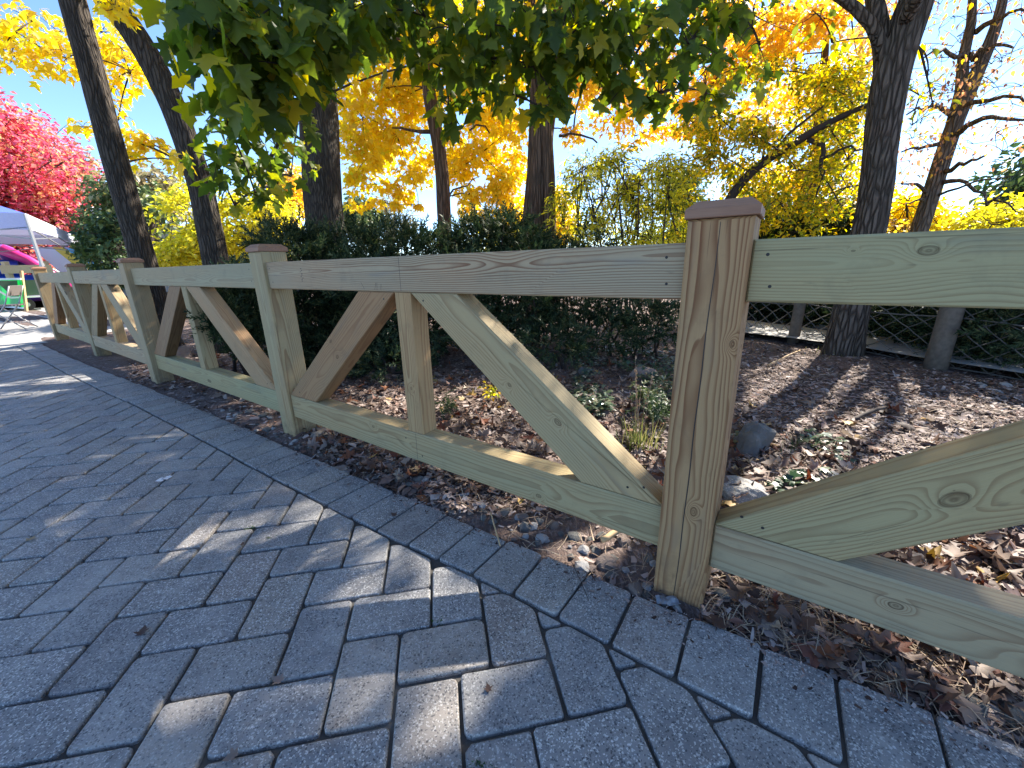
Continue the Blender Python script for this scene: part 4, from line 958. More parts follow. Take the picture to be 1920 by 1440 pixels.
# ---- yellow bushes and background trees
def bush(name, label, box, D, n, r, tm, lm, size, per, group=None, cat='shrub', bark=TWIG, stems=5, dr=1.0, singles=0, flat=.8, htrunk=None, trad=.04):
    x0, y0, x1, y1 = box; Dm = D
    b = at((x0 + x1) / 2, 520, Dm)[:2]; base = np.array([b[0], b[1], 0.0]); root = empty(name, base); tag(root, label, cat, group)
    cl = []
    ins = 640 * r / Dm; x0, x1, y0 = x0 + ins, x1 - ins, y0 + ins * .8
    if x1 < x0 + 8: x0, x1 = (x0 + x1) / 2 - 4, (x0 + x1) / 2 + 4
    cx, cy, hx, hy = (x0 + x1) / 2, (y0 + y1) / 2, (x1 - x0) / 2, (y1 - y0) / 2
    while len(cl) < n:
        a, q = RNG.uniform(-1, 1), RNG.uniform(-1, 1)
        if a * a + (q * q if q < 0 else q * q * .35) > 1: continue
        cl.append((A(cx + a * hx, cy + q * hy, Dm + RNG.normal(0, .45) * dr), r * RNG.uniform(.7, 1.2)))
    tw = MB(); P = []; O = []
    topz = max(c[0][2] for c in cl)
    for k in range(stems):
        c = cl[int(RNG.integers(0, n))][0]; st = base + [RNG.normal(0, .15), RNG.normal(0, .15), -.03]
        mb = MB(); pts = bez(st - base, c - base, [0, 0, .25 * abs(c[2])], 8); mb.tube(pts, np.linspace(trad, trad * .3, 8), 7); mb.build('stem' if cat == 'shrub' else ('trunk' if k == 0 else 'limb'), bark, root, smooth=True)
    for c, rr in cl:
        q = clump_points(c, rr, per, flat, .15); P.append(q); O.append(q - c); twig_web(tw, c, q, base, .006 * max(1, Dm / 9), 5)
        near = min(cl, key=lambda z: np.linalg.norm(z[0] - (c * [.9, .9, .75] + base * .1)))
        if near[0] is not c: tw.tube(bez(near[0] - base, c - base, [0, 0, .05], 4), [.012, .01, .008, .005], 4, cap=False)
    P = np.concatenate(P); O = np.concatenate(O); k = keep_mask(P, .13) | (P[:, 2] < 1.2); P, O = P[k], O[k]; P[:, 2] = np.maximum(P[:, 2], .03)
    foliage(root, base, P, orient(len(P), (-35, 65), O), size * RNG.uniform(.65, 1.3, len(P)), tm, lm, singles, name='crown' if cat == 'tree' else 'foliage', twig=tw)
    return root
bush('willow_shrub', 'upright shrub of narrow yellow and dark green leaves left of the near post', (1015, 265, 1335, 480), 6.6, 90, .3, T_WIL, L_WILLOW, .085, 150, singles=80, stems=9, trad=.018)
bush('yellow_small_tree', 'bright lemon yellow small tree between the two leaning trunks and the big trunk', (270, 335, 575, 500), 12, 70, .5, T_DIA, L_LEMON, .11, 170, cat='tree', stems=5, trad=.07)
bush('orange_tree', 'orange gold tree behind the lemon yellow one by the big trunk', (500, 300, 580, 420), 17, 16, .8, T_DIA, L_ORANGE, .16, 120, cat='tree', stems=3, trad=.1)
bush('tan_tree', 'tan leaved tree above the lemon yellow one, between the leaning trunks', (215, 300, 350, 400), 22, 24, 1.0, T_DIA, L_PALE, .2, 110, cat='tree', stems=4, trad=.15, group='pale trees far behind')
bush('tan_tree', 'pale thin tree rising behind the red maple, left of the first leaning trunk', (75, 275, 205, 420), 34, 26, 1.3, T_DIA, L_PALE, .26, 90, cat='tree', stems=6, trad=.2, group='pale trees far behind')
bush('green_tree', 'mid green tree between the red maple and the first leaning trunk', (152, 325, 262, 480), 22, 34, .7, T_DIA, L_MIDG, .17, 130, cat='tree', stems=3, trad=.1)
bush('green_shrub', 'glossy green shrub at the foot of the first leaning trunk', (148, 392, 255, 530), 15.5, 42, .42, T_OVAL, L_DARKG, .15, 110, stems=4)
bush('olive_tree', 'small green tree peeking over the lemon yellow tree', (240, 345, 330, 430), 15, 16, .6, T_DIA, L_MIDG, .16, 120, cat='tree', stems=3, trad=.08)
bush('red_maple', 'vivid crimson maple at the left edge behind the white canopy tent', (-230, 190, 168, 520), 34, 190, 1.6, T_DIA, L_RED, .24, 200, cat='tree', bark=BARK, stems=5, trad=.2, dr=4)
bush('blue_green_tree', 'faint blue green bare looking tree far off between the big and slender trunks', (690, 345, 790, 430), 38, 26, 1.2, T_DIA, L_PALE, .22, 50, cat='tree', stems=9, trad=.14, group='pale trees far behind')
bush('bright_green_tree', 'bright green bushy tree far behind, right of the big trunk', (635, 355, 712, 430), 24, 26, .9, T_DIA, L_MIDG, .22, 130, cat='tree', stems=3, trad=.12)
bush('gold_shrub', 'low golden shrub under the rust coloured tree at the right', (1640, 355, 1790, 480), 9.8, 24, .36, T_DIA, L_GOLD, .09, 150, stems=6, group='golden shrubs at the right')
bush('gold_shrub', 'wide yellow shrub along the top rail at the far right', (1780, 362, 1990, 480), 9.0, 30, .36, T_DIA, L_LEMON, .09, 150, stems=6, group='golden shrubs at the right')
bush('orange_shrub', 'small orange shrub just right of the furrowed trunk', (1655, 395, 1720, 470), 8.6, 9, .26, T_DIA, L_ORANGE, .08, 130, stems=4)
bush('dark_conifer', 'dark green tree at the right edge behind the rust leaves', (1855, 270, 2040, 480), 13, 40, .8, T_DIA, L_DARKG, .14, 150, cat='tree', stems=2, trad=.12)
bush('gold_shrub', 'golden shrub between the cluster of trunks and the willow leaved shrub', (1000, 330, 1090, 470), 10.5, 18, .42, T_DIA, L_GOLD, .10, 140, stems=5, group='golden shrubs at the right')
for i, (box, D, lm, lab) in enumerate((((380, 430, 560, 520), 30, L_MIDG, 'low green bushes far behind the lemon yellow tree'), ((850, 400, 1010, 520), 24, L_LEMON, 'yellow bushes far behind the hedge at the cluster of trunks'), ((1180, 400, 1420, 520), 22, L_GOLD, 'golden thicket far behind the willow leaved shrub'), ((1480, 420, 1700, 520), 20, L_OLIVE, 'olive thicket far behind the furrowed trunk'), ((1240, 300, 1330, 440), 26, L_MIDG, 'hazy green tree far off beyond the willow leaved shrub'))):
    bush('thicket', lab, box, D, 40, 1.0, T_DIA, lm, .22, 90, stems=3, trad=.06)

# ---- junipers and the dark hedge
def juniper(label, ells, n, group, name='juniper', size=.16, seed=0, mat=None):
    c0 = np.mean([e[0] for e in ells], 0); base = np.array([c0[0], c0[1], 0.]); root = empty(name, base); tag(root, label, 'shrub', group)
    vol = np.array([e[1][0] * e[1][1] * e[1][2] for e in ells]) ** .7; cnt = (n * vol / vol.sum()).astype(int)
    P = []; O = []; tw = MB()
    for (c, r), k in zip(ells, cnt):
        c = np.asarray(c); r = np.asarray(r); d = RNG.normal(size=(k, 3)); d /= np.linalg.norm(d, axis=1)[:, None]
        lump = 1 + .28 * vnoise(d[:, 0] * 3.2 + c[0] * 5, d[:, 1] * 3.2, d[:, 2] * 3.2 + c[2])
        q = c + d * r * (lump * (.45 + .55 * RNG.random(k) ** .45))[:, None]; P.append(q); O.append(d * r)
        for i in range(max(3, k // 120) if r[0] > .15 else 0):
            t = q[int(RNG.integers(0, k))]; st = np.array([c[0] + RNG.normal(0, .1), c[1] + RNG.normal(0, .1), -.03])
            tw.tube(bez(st - base, t - base, [RNG.normal(0, .1), RNG.normal(0, .1), .1], 6), np.linspace(.016, .005, 6), 5, cap=False)
    P = np.concatenate(P); O = np.concatenate(O); k = P[:, 2] > .03; P, O = P[k], O[k]; n_ = len(P)
    a0 = O / np.linalg.norm(O, axis=1)[:, None] + RNG.normal(0, .55, (n_, 3)) + [0, 0, .25]; Y = a0 / np.linalg.norm(a0, axis=1)[:, None]
    h = RNG.normal(size=(n_, 3)); X = np.cross(Y, h); X /= np.linalg.norm(X, axis=1)[:, None]; Z = np.cross(X, Y)
    foliage(root, base, P, np.stack([X, Y, Z], -1), size * RNG.uniform(.6, 1.3, n_), T_SPRAY, mat or L_JUN, 0, name='foliage')
    o = tw.build('branch', TWIG, root, smooth=True); tag(o, kind='stuff')
    return root
def E(px, py, D, rx, ry, rz): return (at(px, py, D), (rx, ry, rz))
JG = 'dark junipers behind the fence'
juniper('dark juniper hedge mound left of the big trunk foot, right of the second post', [E(560, 515, 4.9, .42, .5, .45), E(600, 590, 4.8, .45, .5, .5), E(540, 462, 5.2, .35, .4, .18), E(650, 492, 5.2, .5, .5, .38), E(640, 640, 4.7, .4, .4, .3)], 3500, JG)
juniper('dense dark juniper in front of the slender trunk, middle of the hedge', [E(740, 492, 4.9, .5, .5, .38), E(700, 570, 4.6, .5, .5, .5), E(800, 495, 5.0, .5, .5, .36), E(780, 600, 4.5, .5, .5, .42), E(740, 690, 3.9, .36, .35, .2)], 3900, JG)
juniper('tall ragged juniper at the foot of the cluster of trunks', [E(900, 468, 5.2, .42, .45, .33), E(950, 462, 5.1, .45, .45, .32), E(1000, 495, 5.0, .4, .5, .30), E(900, 560, 4.6, .5, .5, .45), E(980, 560, 4.5, .5, .5, .42), E(925, 415, 5.3, .22, .25, .12)], 3900, JG)
juniper('low open juniper with bare branches beneath the rail left of the near post', [E(1080, 560, 4.6, .5, .45, .25), E(1170, 575, 4.6, .5, .4, .22), E(1130, 625, 4.2, .5, .4, .18), E(1230, 600, 4.5, .4, .4, .2), E(1060, 480, 5.4, .35, .35, .14), E(1110, 455, 5.6, .3, .3, .08), E(1040, 640, 3.8, .35, .35, .14)], 1500, JG)
juniper('juniper bough leaning out through the second fence bay', [E(450, 590, 4.15, .22, .28, .22), E(462, 548, 4.3, .28, .3, .2), E(418, 598, 3.82, .13, .15, .10), E(485, 640, 4.0, .2, .2, .15)], 1700, JG, size=.13)
juniper('feathery juniper right of the near post behind the top rail', [E(1475, 450, 9.2, .62, .6, .42), E(1550, 442, 9.4, .62, .6, .45), E(1440, 465, 9.0, .45, .5, .3)], 2600, JG, size=.24)
juniper('dark hedge beyond the rope net, left of the furrowed trunk', [E(1400, 560, 8.2, .8, .6, .45), E(1500, 550, 8.0, .8, .6, .5), E(1600, 555, 7.6, .8, .6, .5)], 3600, 'dark hedge beyond the net', 'hedge', .2)
juniper('dark hedge beyond the rope net at the right edge', [E(1690, 570, 6.9, .7, .6, .5), E(1780, 580, 6.3, .7, .6, .5), E(1870, 590, 5.9, .6, .6, .5), E(1960, 600, 5.6, .6, .6, .5)], 4400, 'dark hedge beyond the net', 'hedge', .18)

# ------------------------------------------------------------------ loose cover of the bed
def gz(xy):
    s_, o_ = so(np.atleast_2d(xy)); return ground_z(s_, o_)
def bed_points(n, boxes, maxd=10.5, minclear=0.0):
    """points on the bed: a share drawn through the view so the near ground is densest, a share over the whole area"""
    out = []
    for (x0, y0, x1, y1, k) in boxes:
        m = int(n * k); px_, py_ = RNG.uniform(x0, x1, m), RNG.uniform(y0, y1, m)
        d = F_PX * FW + (px_ - 960)[:, None] * RT - (py_ - 720)[:, None] * UP; t = -CAM_H / d[:, 2]
        q = (CAM + d * t[:, None])[t > 0]; out.append(q[:, :2])
    q = np.concatenate(out); q = q + RNG.normal(0, .012, q.shape); s_, o_ = so(q)
    ok = (o_ < f_out(s_) - minclear) & (np.hypot(q[:, 0], q[:, 1]) < maxd) & (s_ < S_END + .3) & (o_ > -6.5); return q[ok]
def area_points(n, s0, s1, o0, o1, minclear=0.0):
    s_, o_ = RNG.uniform(s0, s1, n), RNG.uniform(o0, o1, n); ok = o_ < f_out(s_) - minclear; s_, o_ = s_[ok], o_[ok]
    return P0[None] - s_[:, None] * DV - o_[:, None] * NV
def flat_frames(n, tilt=22):
    az = RNG.uniform(0, 2 * math.pi, n); tl = np.radians(np.abs(RNG.normal(0, tilt, n))); ta = RNG.uniform(0, 2 * math.pi, n)
    Z = np.c_[np.cos(ta) * np.sin(tl), np.sin(ta) * np.sin(tl), np.cos(tl)]; Y = np.c_[np.cos(az), np.sin(az), np.zeros(n)]
    Y = Y - Z * np.sum(Y * Z, 1)[:, None]; Y /= np.linalg.norm(Y, axis=1)[:, None]; X = np.cross(Y, Z); return np.stack([X, Y, Z], -1)
def tmpl_strip(w, bend):
    V = np.array([(-w, -.5, 0), (w, -.5, 0), (w * 1.1, 0, bend), (-w * .8, 0, bend), (w * .5, .5, 0), (-w * .7, .5, .02)]); return V, np.array([(0, 1, 2, 3), (3, 2, 4, 5)])
T_CHIP = [tmpl_strip(.13, .06), tmpl_strip(.2, -.04), tmpl_strip(.09, .12), tmpl_strip(.3, .03)]
T_STRAW = [tmpl_strip(.012, .10), tmpl_strip(.017, -.05), tmpl_strip(.010, .2)]
def tmpl_curled(k, sgn=1):
    V, F = tmpl_maple(0, 0); V = V.copy(); x, y = V[:, 0], V[:, 1] - .45
    V[:, 2] = k * (x * x * 1.8 + .5 * y * y * sgn) + .06 * np.sin(7 * x + 3 * y); V[:, 1] -= .45; return V, F
T_LIT = [tmpl_curled(.5), tmpl_curled(-.7), tmpl_curled(.9, -1), tmpl_curled(.25, -1)]
_o = tmpl_oval(.22, .5, .1); T_LIT2 = [(_o[0] - [0, .5, 0], _o[1]), (tmpl_oval(.16, -.3, -.3)[0] - [0, .5, 0], _o[1])]

q = np.concatenate([bed_points(26000, [(1380, 610, 1920, 1000, .66), (560, 640, 1260, 960, .28), (240, 590, 560, 720, .16), (1320, 1000, 1920, 1420, .16), (140, 660, 900, 960, .12)], 8.5), area_points(9000, -1.6, 5.5, -3.6, .16)])
Pc = np.c_[q, gz(q) + RNG.uniform(.001, .014, len(q))]
me = leaf_mesh('mulch_chips', Pc, flat_frames(len(q), 20), RNG.uniform(.016, .052, len(q)) * RNG.uniform(.7, 1.2, len(q)), T_CHIP, (0, 0, 0))
ob = link('mulch_chips', me, CHIP, gr); tag(ob, kind='stuff')
q = np.concatenate([bed_points(5200, [(1320, 1050, 1920, 1430, .5), (850, 900, 1250, 1130, .08), (1380, 700, 1900, 960, .3), (560, 780, 1000, 960, .12)], 5)])
Pc = np.c_[q, gz(q) + RNG.uniform(.003, .022, len(q))]
me = leaf_mesh('straw', Pc, flat_frames(len(q), 14), RNG.uniform(.03, .10, len(q)), T_STRAW, (0, 0, 0)); ob = link('straw', me, STRAW, gr); tag(ob, kind='stuff')

n_ = 1500; s_ = RNG.uniform(-1.2, 5, n_); o_ = f_out(s_) + np.abs(RNG.normal(0, .045, n_)); q = P0[None] - s_[:, None] * DV - o_[:, None] * NV
Pc = np.c_[q, RNG.uniform(.001, .004, n_)]; me = leaf_mesh('crumbs', Pc, flat_frames(n_, 10), RNG.uniform(.004, .016, n_), T_CHIP, (0, 0, 0)); ob = link('crumbs', me, CHIP, path); tag(ob, kind='stuff')
# fallen leaves
q = np.concatenate([bed_points(2300, [(560, 650, 1250, 930, .58), (1330, 1020, 1920, 1420, .10), (1360, 800, 1600, 950, .09), (1500, 940, 1920, 1130, .16), (240, 640, 560, 740, .06), (1380, 640, 1920, 900, .03)], 7.5, .01), area_points(500, -1.4, 4, -2.4, .0)])
n_ = len(q); Pl = np.c_[q, gz(q) + RNG.uniform(.012, .04, n_)]; Sl = RNG.uniform(.035, .088, n_)
ml = RNG.random(n_) < .62
foliage(gr, (0, 0, 0), Pl[ml], flat_frames(ml.sum(), 24), Sl[ml], T_LIT, L_LITTER, 230, 'leaf_litter', leafname='leaf')
foliage(gr, (0, 0, 0), Pl[~ml], flat_frames((~ml).sum(), 26), Sl[~ml] * .9, T_LIT2, L_LITTER, 60, 'leaf_litter', leafname='leaf')
# bits on the pavers
for (x, y, s_, a) in ((268, 1183, .035, .4), (520, 1275, .03, 1.2), (432, 1420, .028, 2.2), (915, 1290, .02, .3), (738, 965, .03, .9), (60, 1010, .03, .2), (455, 1020, .02, .5)):
    g = ground(x, y, .004); o = bpy.data.objects.new('leaf', single('leaf', 0, T_LIT2, L_LITTER)); COL.objects.link(o); o.parent = path
    o.matrix_local = Matrix.Translation((g[0], g[1], .006)) @ Matrix.Rotation(a, 4, 'Z') @ Matrix.Diagonal((s_, s_, s_ * .5, 1))
# moss tufts in the joints
for (x, y) in ((822, 1167), (385, 985), (590, 1063), (505, 1010), (470, 990), (900, 1440), (795, 640)):
    g = ground(x, y, -.006); n_ = 60; Pm = np.c_[g[0] + RNG.normal(0, .010, n_), g[1] + RNG.normal(0, .006, n_), np.full(n_, -.008)]
    me = leaf_mesh('moss', Pm, orient(n_, (-80, -20)), RNG.uniform(.006, .014, n_), T_DIA, (0, 0, 0)); o = link('moss', me, L_DARKG, path); tag(o, kind='stuff')

# ------------------------------------------------------------------ stones
import bmesh
def rock_mesh(seed, sub=2, rough=.28, squash=(1, 1, .7), pts=None):
    bm = bmesh.new(); bmesh.ops.create_icosphere(bm, subdivisions=sub, radius=1)
    V = np.array([v.co[:] for v in bm.verts]); rs = np.random.default_rng(seed)
    pl_ = rs.normal(size=(9, 3)); pl_ /= np.linalg.norm(pl_, axis=1)[:, None]; dd = rs.uniform(.55, .9, 9)
    for p_, d_ in zip(pl_, dd):
        h = V @ p_; V = np.where((h > d_)[:, None], V - p_ * ((h - d_) * .9)[:, None], V)
    V *= (1 + rough * .5 * fbm(V[:, 0] * 1.7 + seed, V[:, 1] * 1.7, V[:, 2] * 1.7, 3))[:, None]; V *= squash
    for v, c in zip(bm.verts, V): v.co = c
    me = bpy.data.meshes.new('stone'); bm.to_mesh(me); bm.free(); return me
def boulder(px, py, w, h, d, mat, label, seed, yaw=0, group=None, sub=4, off=0):
    g = ground(px, py); me = rock_mesh(seed, sub, .34, (w / 2, d / 2, h)); o = link('boulder', me, mat, None, (g[0] + off * g[0], g[1] + off * g[1], -.03)); o.rotation_euler = (0, 0, yaw); tag(o, label, 'rock', group)
    return o
boulder(1410, 838, .27, .17, .2, ROCK_D, 'dark pointed rock on the mulch just right of the near post', 7, .5)
boulder(1392, 928, .26, .10, .2, ROCK_G, 'speckled grey stone partly hidden by the right side of the near post', 3, -.6)
boulder(1545, 898, .20, .075, .16, ROCK_G, 'low grey stone showing above the right hand brace', 12, .2)
boulder(1205, 706, .30, .13, .22, ROCK_B, 'brown rock among the ivy left of the near post', 5, .2)
boulder(1100, 700, .34, .11, .24, ROCK_D, 'low dark rock at the left end of the ivy patch', 8, .6)
boulder(346, 668, .26, .16, .22, ROCK_B, 'rounded brown rock seen between the struts of the second bay', 9, 0)
boulder(598, 815, .20, .07, .14, ROCK_D, 'flat dark clod at the foot of the second post', 14, .4)
boulder(700, 745, .2, .06, .14, ROCK_D, 'small dark rock in the leaves behind the bottom rail, left of the short strut', 15, .2)
base_st = [rock_mesh(20 + i, 2, .4) for i in range(6)]
for m in base_st: pass
def stone(xy, s, mat, k, sink=.3):
    key = ('stone', k, mat.name)
    if key not in _single:
        m2 = base_st[k].copy(); m2.materials.append(mat); _single[key] = m2
    o = bpy.data.objects.new('stone', _single[key]); COL.objects.link(o); o.parent = gr
    z = float(gz(np.array([xy[:2]]))[0]); o.location = (xy[0], xy[1], z + s * .25 * (1 - sink)); o.scale = (s, s * random.uniform(.7, 1), s * random.uniform(.6, .9)); o.rotation_euler = (random.uniform(-.3, .3), random.uniform(-.3, .3), random.uniform(0, 6)); return o
for i in range(230):      # gravel and clods between the edge course and the bottom rail
    t = random.random(); s_ = random.uniform(-.05, 3.2) if t < .8 else random.uniform(-1.2, 0); o_ = random.uniform(-.06, f_out(s_) - .02)
    stone(xy_of(s_, o_), random.uniform(.007, .024) * (1.6 if random.random() < .2 else 1), random.choice([ROCK_D, ROCK_B, ROCK_P, ROCK_D]), random.randrange(6))
for (x, y, s_, m) in ((1010, 975, .022, ROCK_D), (1075, 1000, .03, ROCK_D), (1095, 1025, .025, ROCK_P), (1118, 1030, .02, ROCK_D), (945, 955, .028, ROCK_D), (905, 950, .022, ROCK_P), (980, 965, .03, ROCK_B), (1150, 1045, .018, ROCK_D), (1213, 1095, .018, ROCK_P), (1210, 1110, .02, ROCK_D),
                     (655, 848, .024, ROCK_P), (672, 872, .016, ROCK_P), (692, 873, .018, ROCK_P), (625, 832, .035, ROCK_D), (590, 822, .03, ROCK_D), (850, 900, .022, ROCK_D), (1245, 1122, .022, ROCK_P), (1270, 1135, .02, ROCK_P), (730, 890, .012, ROCK_P), (1170, 1010, .035, ROCK_B), (1130, 1000, .03, ROCK_D)):
    stone(ground(x, y), s_, m, random.randrange(6), .1)
for i in range(40):       # pale stones along the walk behind the net
    a = random.random(); x = 1400 + a * 540; y = 596 + a * 66 + random.uniform(-4, 7); g = ground(x, y)
    stone(g, random.uniform(.04, .09), random.choice([ROCK_P, ROCK_G, ROCK_P]), random.randrange(6))
for i in range(6):
    g = ground(random.uniform(1840, 1920), random.uniform(700, 735)); stone(g, random.uniform(.02, .04), ROCK_P, random.randrange(6))

# sticks and scraps
def stick(a, b, r, mat, name, label, cat, za=.02, zb=.03, bend=.01):
    A_, B_ = ground(*a), ground(*b); A_[2], B_[2] = za, zb; c = (A_ + B_) / 2; mb = MB(); pts = bez(A_ - c, B_ - c, [0, 0, bend], 6); pts += RNG.normal(0, r * .2, pts.shape); mb.tube(pts, [r, r * 1.05, r, r * .95, r * .95, r * .8], 8)
    o = mb.build(name, mat, None, c, smooth=True); tag(o, label, cat); return o
PALEW = flat('broken_pale_wood', (.50, .34, .18), .7, .3, .25, 90)
stick((1128, 1022), (1172, 1002), .011, PALEW, 'stick', 'pale broken stick lying under the bottom rail left of the near post', 'stick')
stick((920, 968), (938, 1028), .0028, PALEW, 'splinter', 'thin pale splinter lying across the edge pavers', 'stick', .02, .012, .004)
stick((1068, 1050), (1104, 1130), .0012, TWIG, 'pine_needle', 'dark curved needle lying on the edge pavers left of the near post', 'twig', .006, .006, .012)
stick((1590, 795), (1655, 775), .012, TWIG, 'branch', 'short dark branch lying on sunlit mulch at the right', 'stick', .02, .04)
stick((1500, 660), (1440, 690), .006, PALEW, 'twig', 'thin straw coloured twig on shaded mulch left of the furrowed trunk', 'twig', .02, .03)
stick((1150, 770), (1240, 850), .004, TWIG, 'twig', 'long grey twig running under the right brace of the near bay', 'twig', .03, .03)
PAPER = flat('white_paper', (.78, .78, .80), .6)
g = ground(308, 900); mb = MB()
for i in range(3):
    for j in range(3):
        x, y = (i - 1.5) * .014, (j - 1.5) * .018
        if (i, j) in ((0, 2), (2, 0)): continue
        zz = [.004 + .007 * random.random() for _ in range(4)]
        mb.add([(x, y, zz[0]), (x + .0145, y, zz[1]), (x + .0145, y + .0185, zz[2]), (x, y + .0185, zz[3])], [(0, 1, 2, 3)])
tag(mb.build('paper_scrap', PAPER, None, (g[0], g[1], 0)), 'small torn white paper scrap lying on the pavers', 'paper')
g = ground(1250, 1128); mb = MB(); hz = {(i, j): .004 + .012 * random.random() for i in range(7) for j in range(4)}
for i in range(6):
    for j in range(3): mb.add([((i + a_) * .011 - .033 + .002 * hz[(i + a_, j + b_)] / .01, (j + b_) * .011 - .018, hz[(i + a_, j + b_)]) for a_, b_ in ((0, 0), (1, 0), (1, 1), (0, 1))], [(0, 1, 2, 3)])
tag(mb.build('plastic_scrap', flat('grey_plastic', (.22, .245, .28), .35, .5), None, (g[0], g[1], -.004)), 'crumpled grey plastic scrap at the foot of the near post', 'scrap')

# ------------------------------------------------------------------ weeds
def tuft(px, py, n, h, label, cat='grass', stalks=0, spread=.05, mat=None, w=.05, name='grass_tuft'):
    g = ground(px, py); root = empty(name, (g[0], g[1], 0)); tag(root, label, cat); mb = MB()
    for i in range(n):
        a = random.uniform(0, 6.28); L = h * random.uniform(.4, 1); ln = random.uniform(.1, .55); x0, y0 = random.gauss(0, spread * .4), random.gauss(0, spread * .4); ww = random.uniform(.0015, .003)
        p = [(x0 + math.cos(a) * L * ln * t ** 1.6, y0 + math.sin(a) * L * ln * t ** 1.6, L * t * (1 - .25 * ln * t) - .01) for t in (0, .35, .7, 1)]; u = (-math.sin(a), math.cos(a))
        V = []; 
        for k, q in enumerate(p): wk = ww * (1, 1, .7, .1)[k]; V += [(q[0] - u[0] * wk, q[1] - u[1] * wk, q[2]), (q[0] + u[0] * wk, q[1] + u[1] * wk, q[2])]
        mb.add(V, [(0, 1, 3, 2), (2, 3, 5, 4), (4, 5, 7, 6)])
    o = mb.build('blades', mat or L_GRASS, root); tag(o, kind='stuff')
    for i in range(stalks):
        s = MB(); a = random.uniform(0, 6.28); L = h * random.uniform(1.2, 2.3); e = np.array([math.cos(a) * .05, math.sin(a) * .05, L]); st = np.array([random.gauss(0, .02), random.gauss(0, .02), 0]); s.tube(bez(st, st + e, [0, 0, 0], 5), [.0016, .0014, .0012, .001, .0006], 5)
        for k in range(10):
            z = L * random.uniform(.6, .98); c = st + e * (z / L); s.add([c, c + [random.gauss(0, .006), random.gauss(0, .006), .008], c + [random.gauss(0, .004), random.gauss(0, .004), .016]], [(0, 1, 2)])
        s.build('stalk', STRAW, root)
    return root
tuft(1195, 842, 90, .24, 'tall grass tuft with dry seed stalks beside the near post', stalks=7, spread=.12)
tuft(1560, 665, 40, .08, 'short green grass at the foot of the furrowed trunk', spread=.3)
tuft(1495, 838, 30, .08, 'sparse green weeds at the foot of the dark pointed rock', spread=.2, mat=L_DARKG)
def seedling(px, py, h, n, label, mat, lt, size, spread=.06):
    g = ground(px, py); root = empty('seedling', (g[0], g[1], 0)); tag(root, label, 'plant', 'small seedlings behind the fence')
    mb = MB(); P = []
    for k in range(4):
        e = np.array([random.gauss(0, spread), random.gauss(0, spread), h * random.uniform(.6, 1)]); pts = bez([0, 0, -.01], e, [0, 0, .02], 5); mb.tube(pts, [.003, .0026, .002, .0016, .001], 5); P += [pts[i] for i in (2, 3, 4) for _ in range(n // 12)]
    mb.build('stem', TWIG, root); P = np.array(P) + RNG.normal(0, .02, (len(P), 3)) + [g[0], g[1], 0]
    foliage(root, (g[0], g[1], 0), P, orient(len(P), (-30, 50)), size * RNG.uniform(.6, 1.2, len(P)), lt, mat, 0, 'foliage')
seedling(935, 755, .16, 48, 'small yellow green seedling behind the short strut', L_OLIVE, T_OVAL, .045)
seedling(850, 775, .12, 60, 'low feathery green seedling close behind the short strut', L_DARKG, T_SPRAY, .07)
seedling(1235, 800, .2, 120, 'feathery green seedling touching the left side of the near post', L_DARKG, T_SPRAY, .08, .07)
seedling(1215, 770, .2, 90, 'feathery green seedling behind the tall grass tuft', L_MIDG, T_SPRAY, .08, .07)
q = bed_points(2600, [(1075, 655, 1270, 790, .85), (1370, 830, 1580, 930, .2)], 6); k_ = fbm(q[:, 0] * 2.2, q[:, 1] * 2.2, 3, 2) > -.35; q = q[k_]
Pi = np.c_[q, gz(q) + RNG.uniform(.02, .10, len(q)) * (np.abs(fbm(q[:, 0] * 4, q[:, 1] * 4)) + .35)]
o = link('ivy_patch', leaf_mesh('ivy_patch', Pi, flat_frames(len(q), 28), RNG.uniform(.028, .055, len(q)), T_MLO, (0, 0, 0)), L_IVY); tag(o, 'dark ivy patch spreading over the bed left of the near post', 'ivy', kind='stuff')

# ------------------------------------------------------------------ rope net fence and the walk behind it
wpoly = [ground(1300, 588, .075)[:2], ground(1400, 600, .075)[:2], ground(1611, 627, .075)[:2], ground(1780, 643, .075)[:2], ground(1920, 662, .075)[:2], ground(2060, 690, .075)[:2], ground(2060, 742, .075)[:2], ground(1920, 700, .075)[:2], ground(1750, 674, .075)[:2], ground(1611, 650, .075)[:2], ground(1480, 633, .075)[:2], ground(1400, 624, .075)[:2], ground(1300, 618, .075)[:2]]
w_ = strip('walkway', wpoly, .075, WALKM); w_['label'] = 'pale concrete walk behind the rope net'
GREYW = flat('weathered_post_wood', (.15, .125, .10), .85, .15, .5, 26); ROPE = flat('dark_rope', (.15, .14, .125), .9, .1, .3, 120)
npts = [ground(1487, 641)[:2] + (ground(1487, 641)[:2] - ground(1750, 690)[:2]), ground(1487, 641)[:2], ground(1753, 690)[:2]]; npts.append(npts[2] + (npts[2] - npts[1]) * .95 + np.array([.12, .05])); npts.insert(0, npts[0] + (npts[0] - npts[1]))
nf = empty('rope_net_fence', (*npts[2], 0)); tag(nf, 'low fence of dark rope netting tied between round weathered posts', 'fence'); nb = np.array([*npts[2], 0])
rads = [.06, .062, .058, .078, .07]
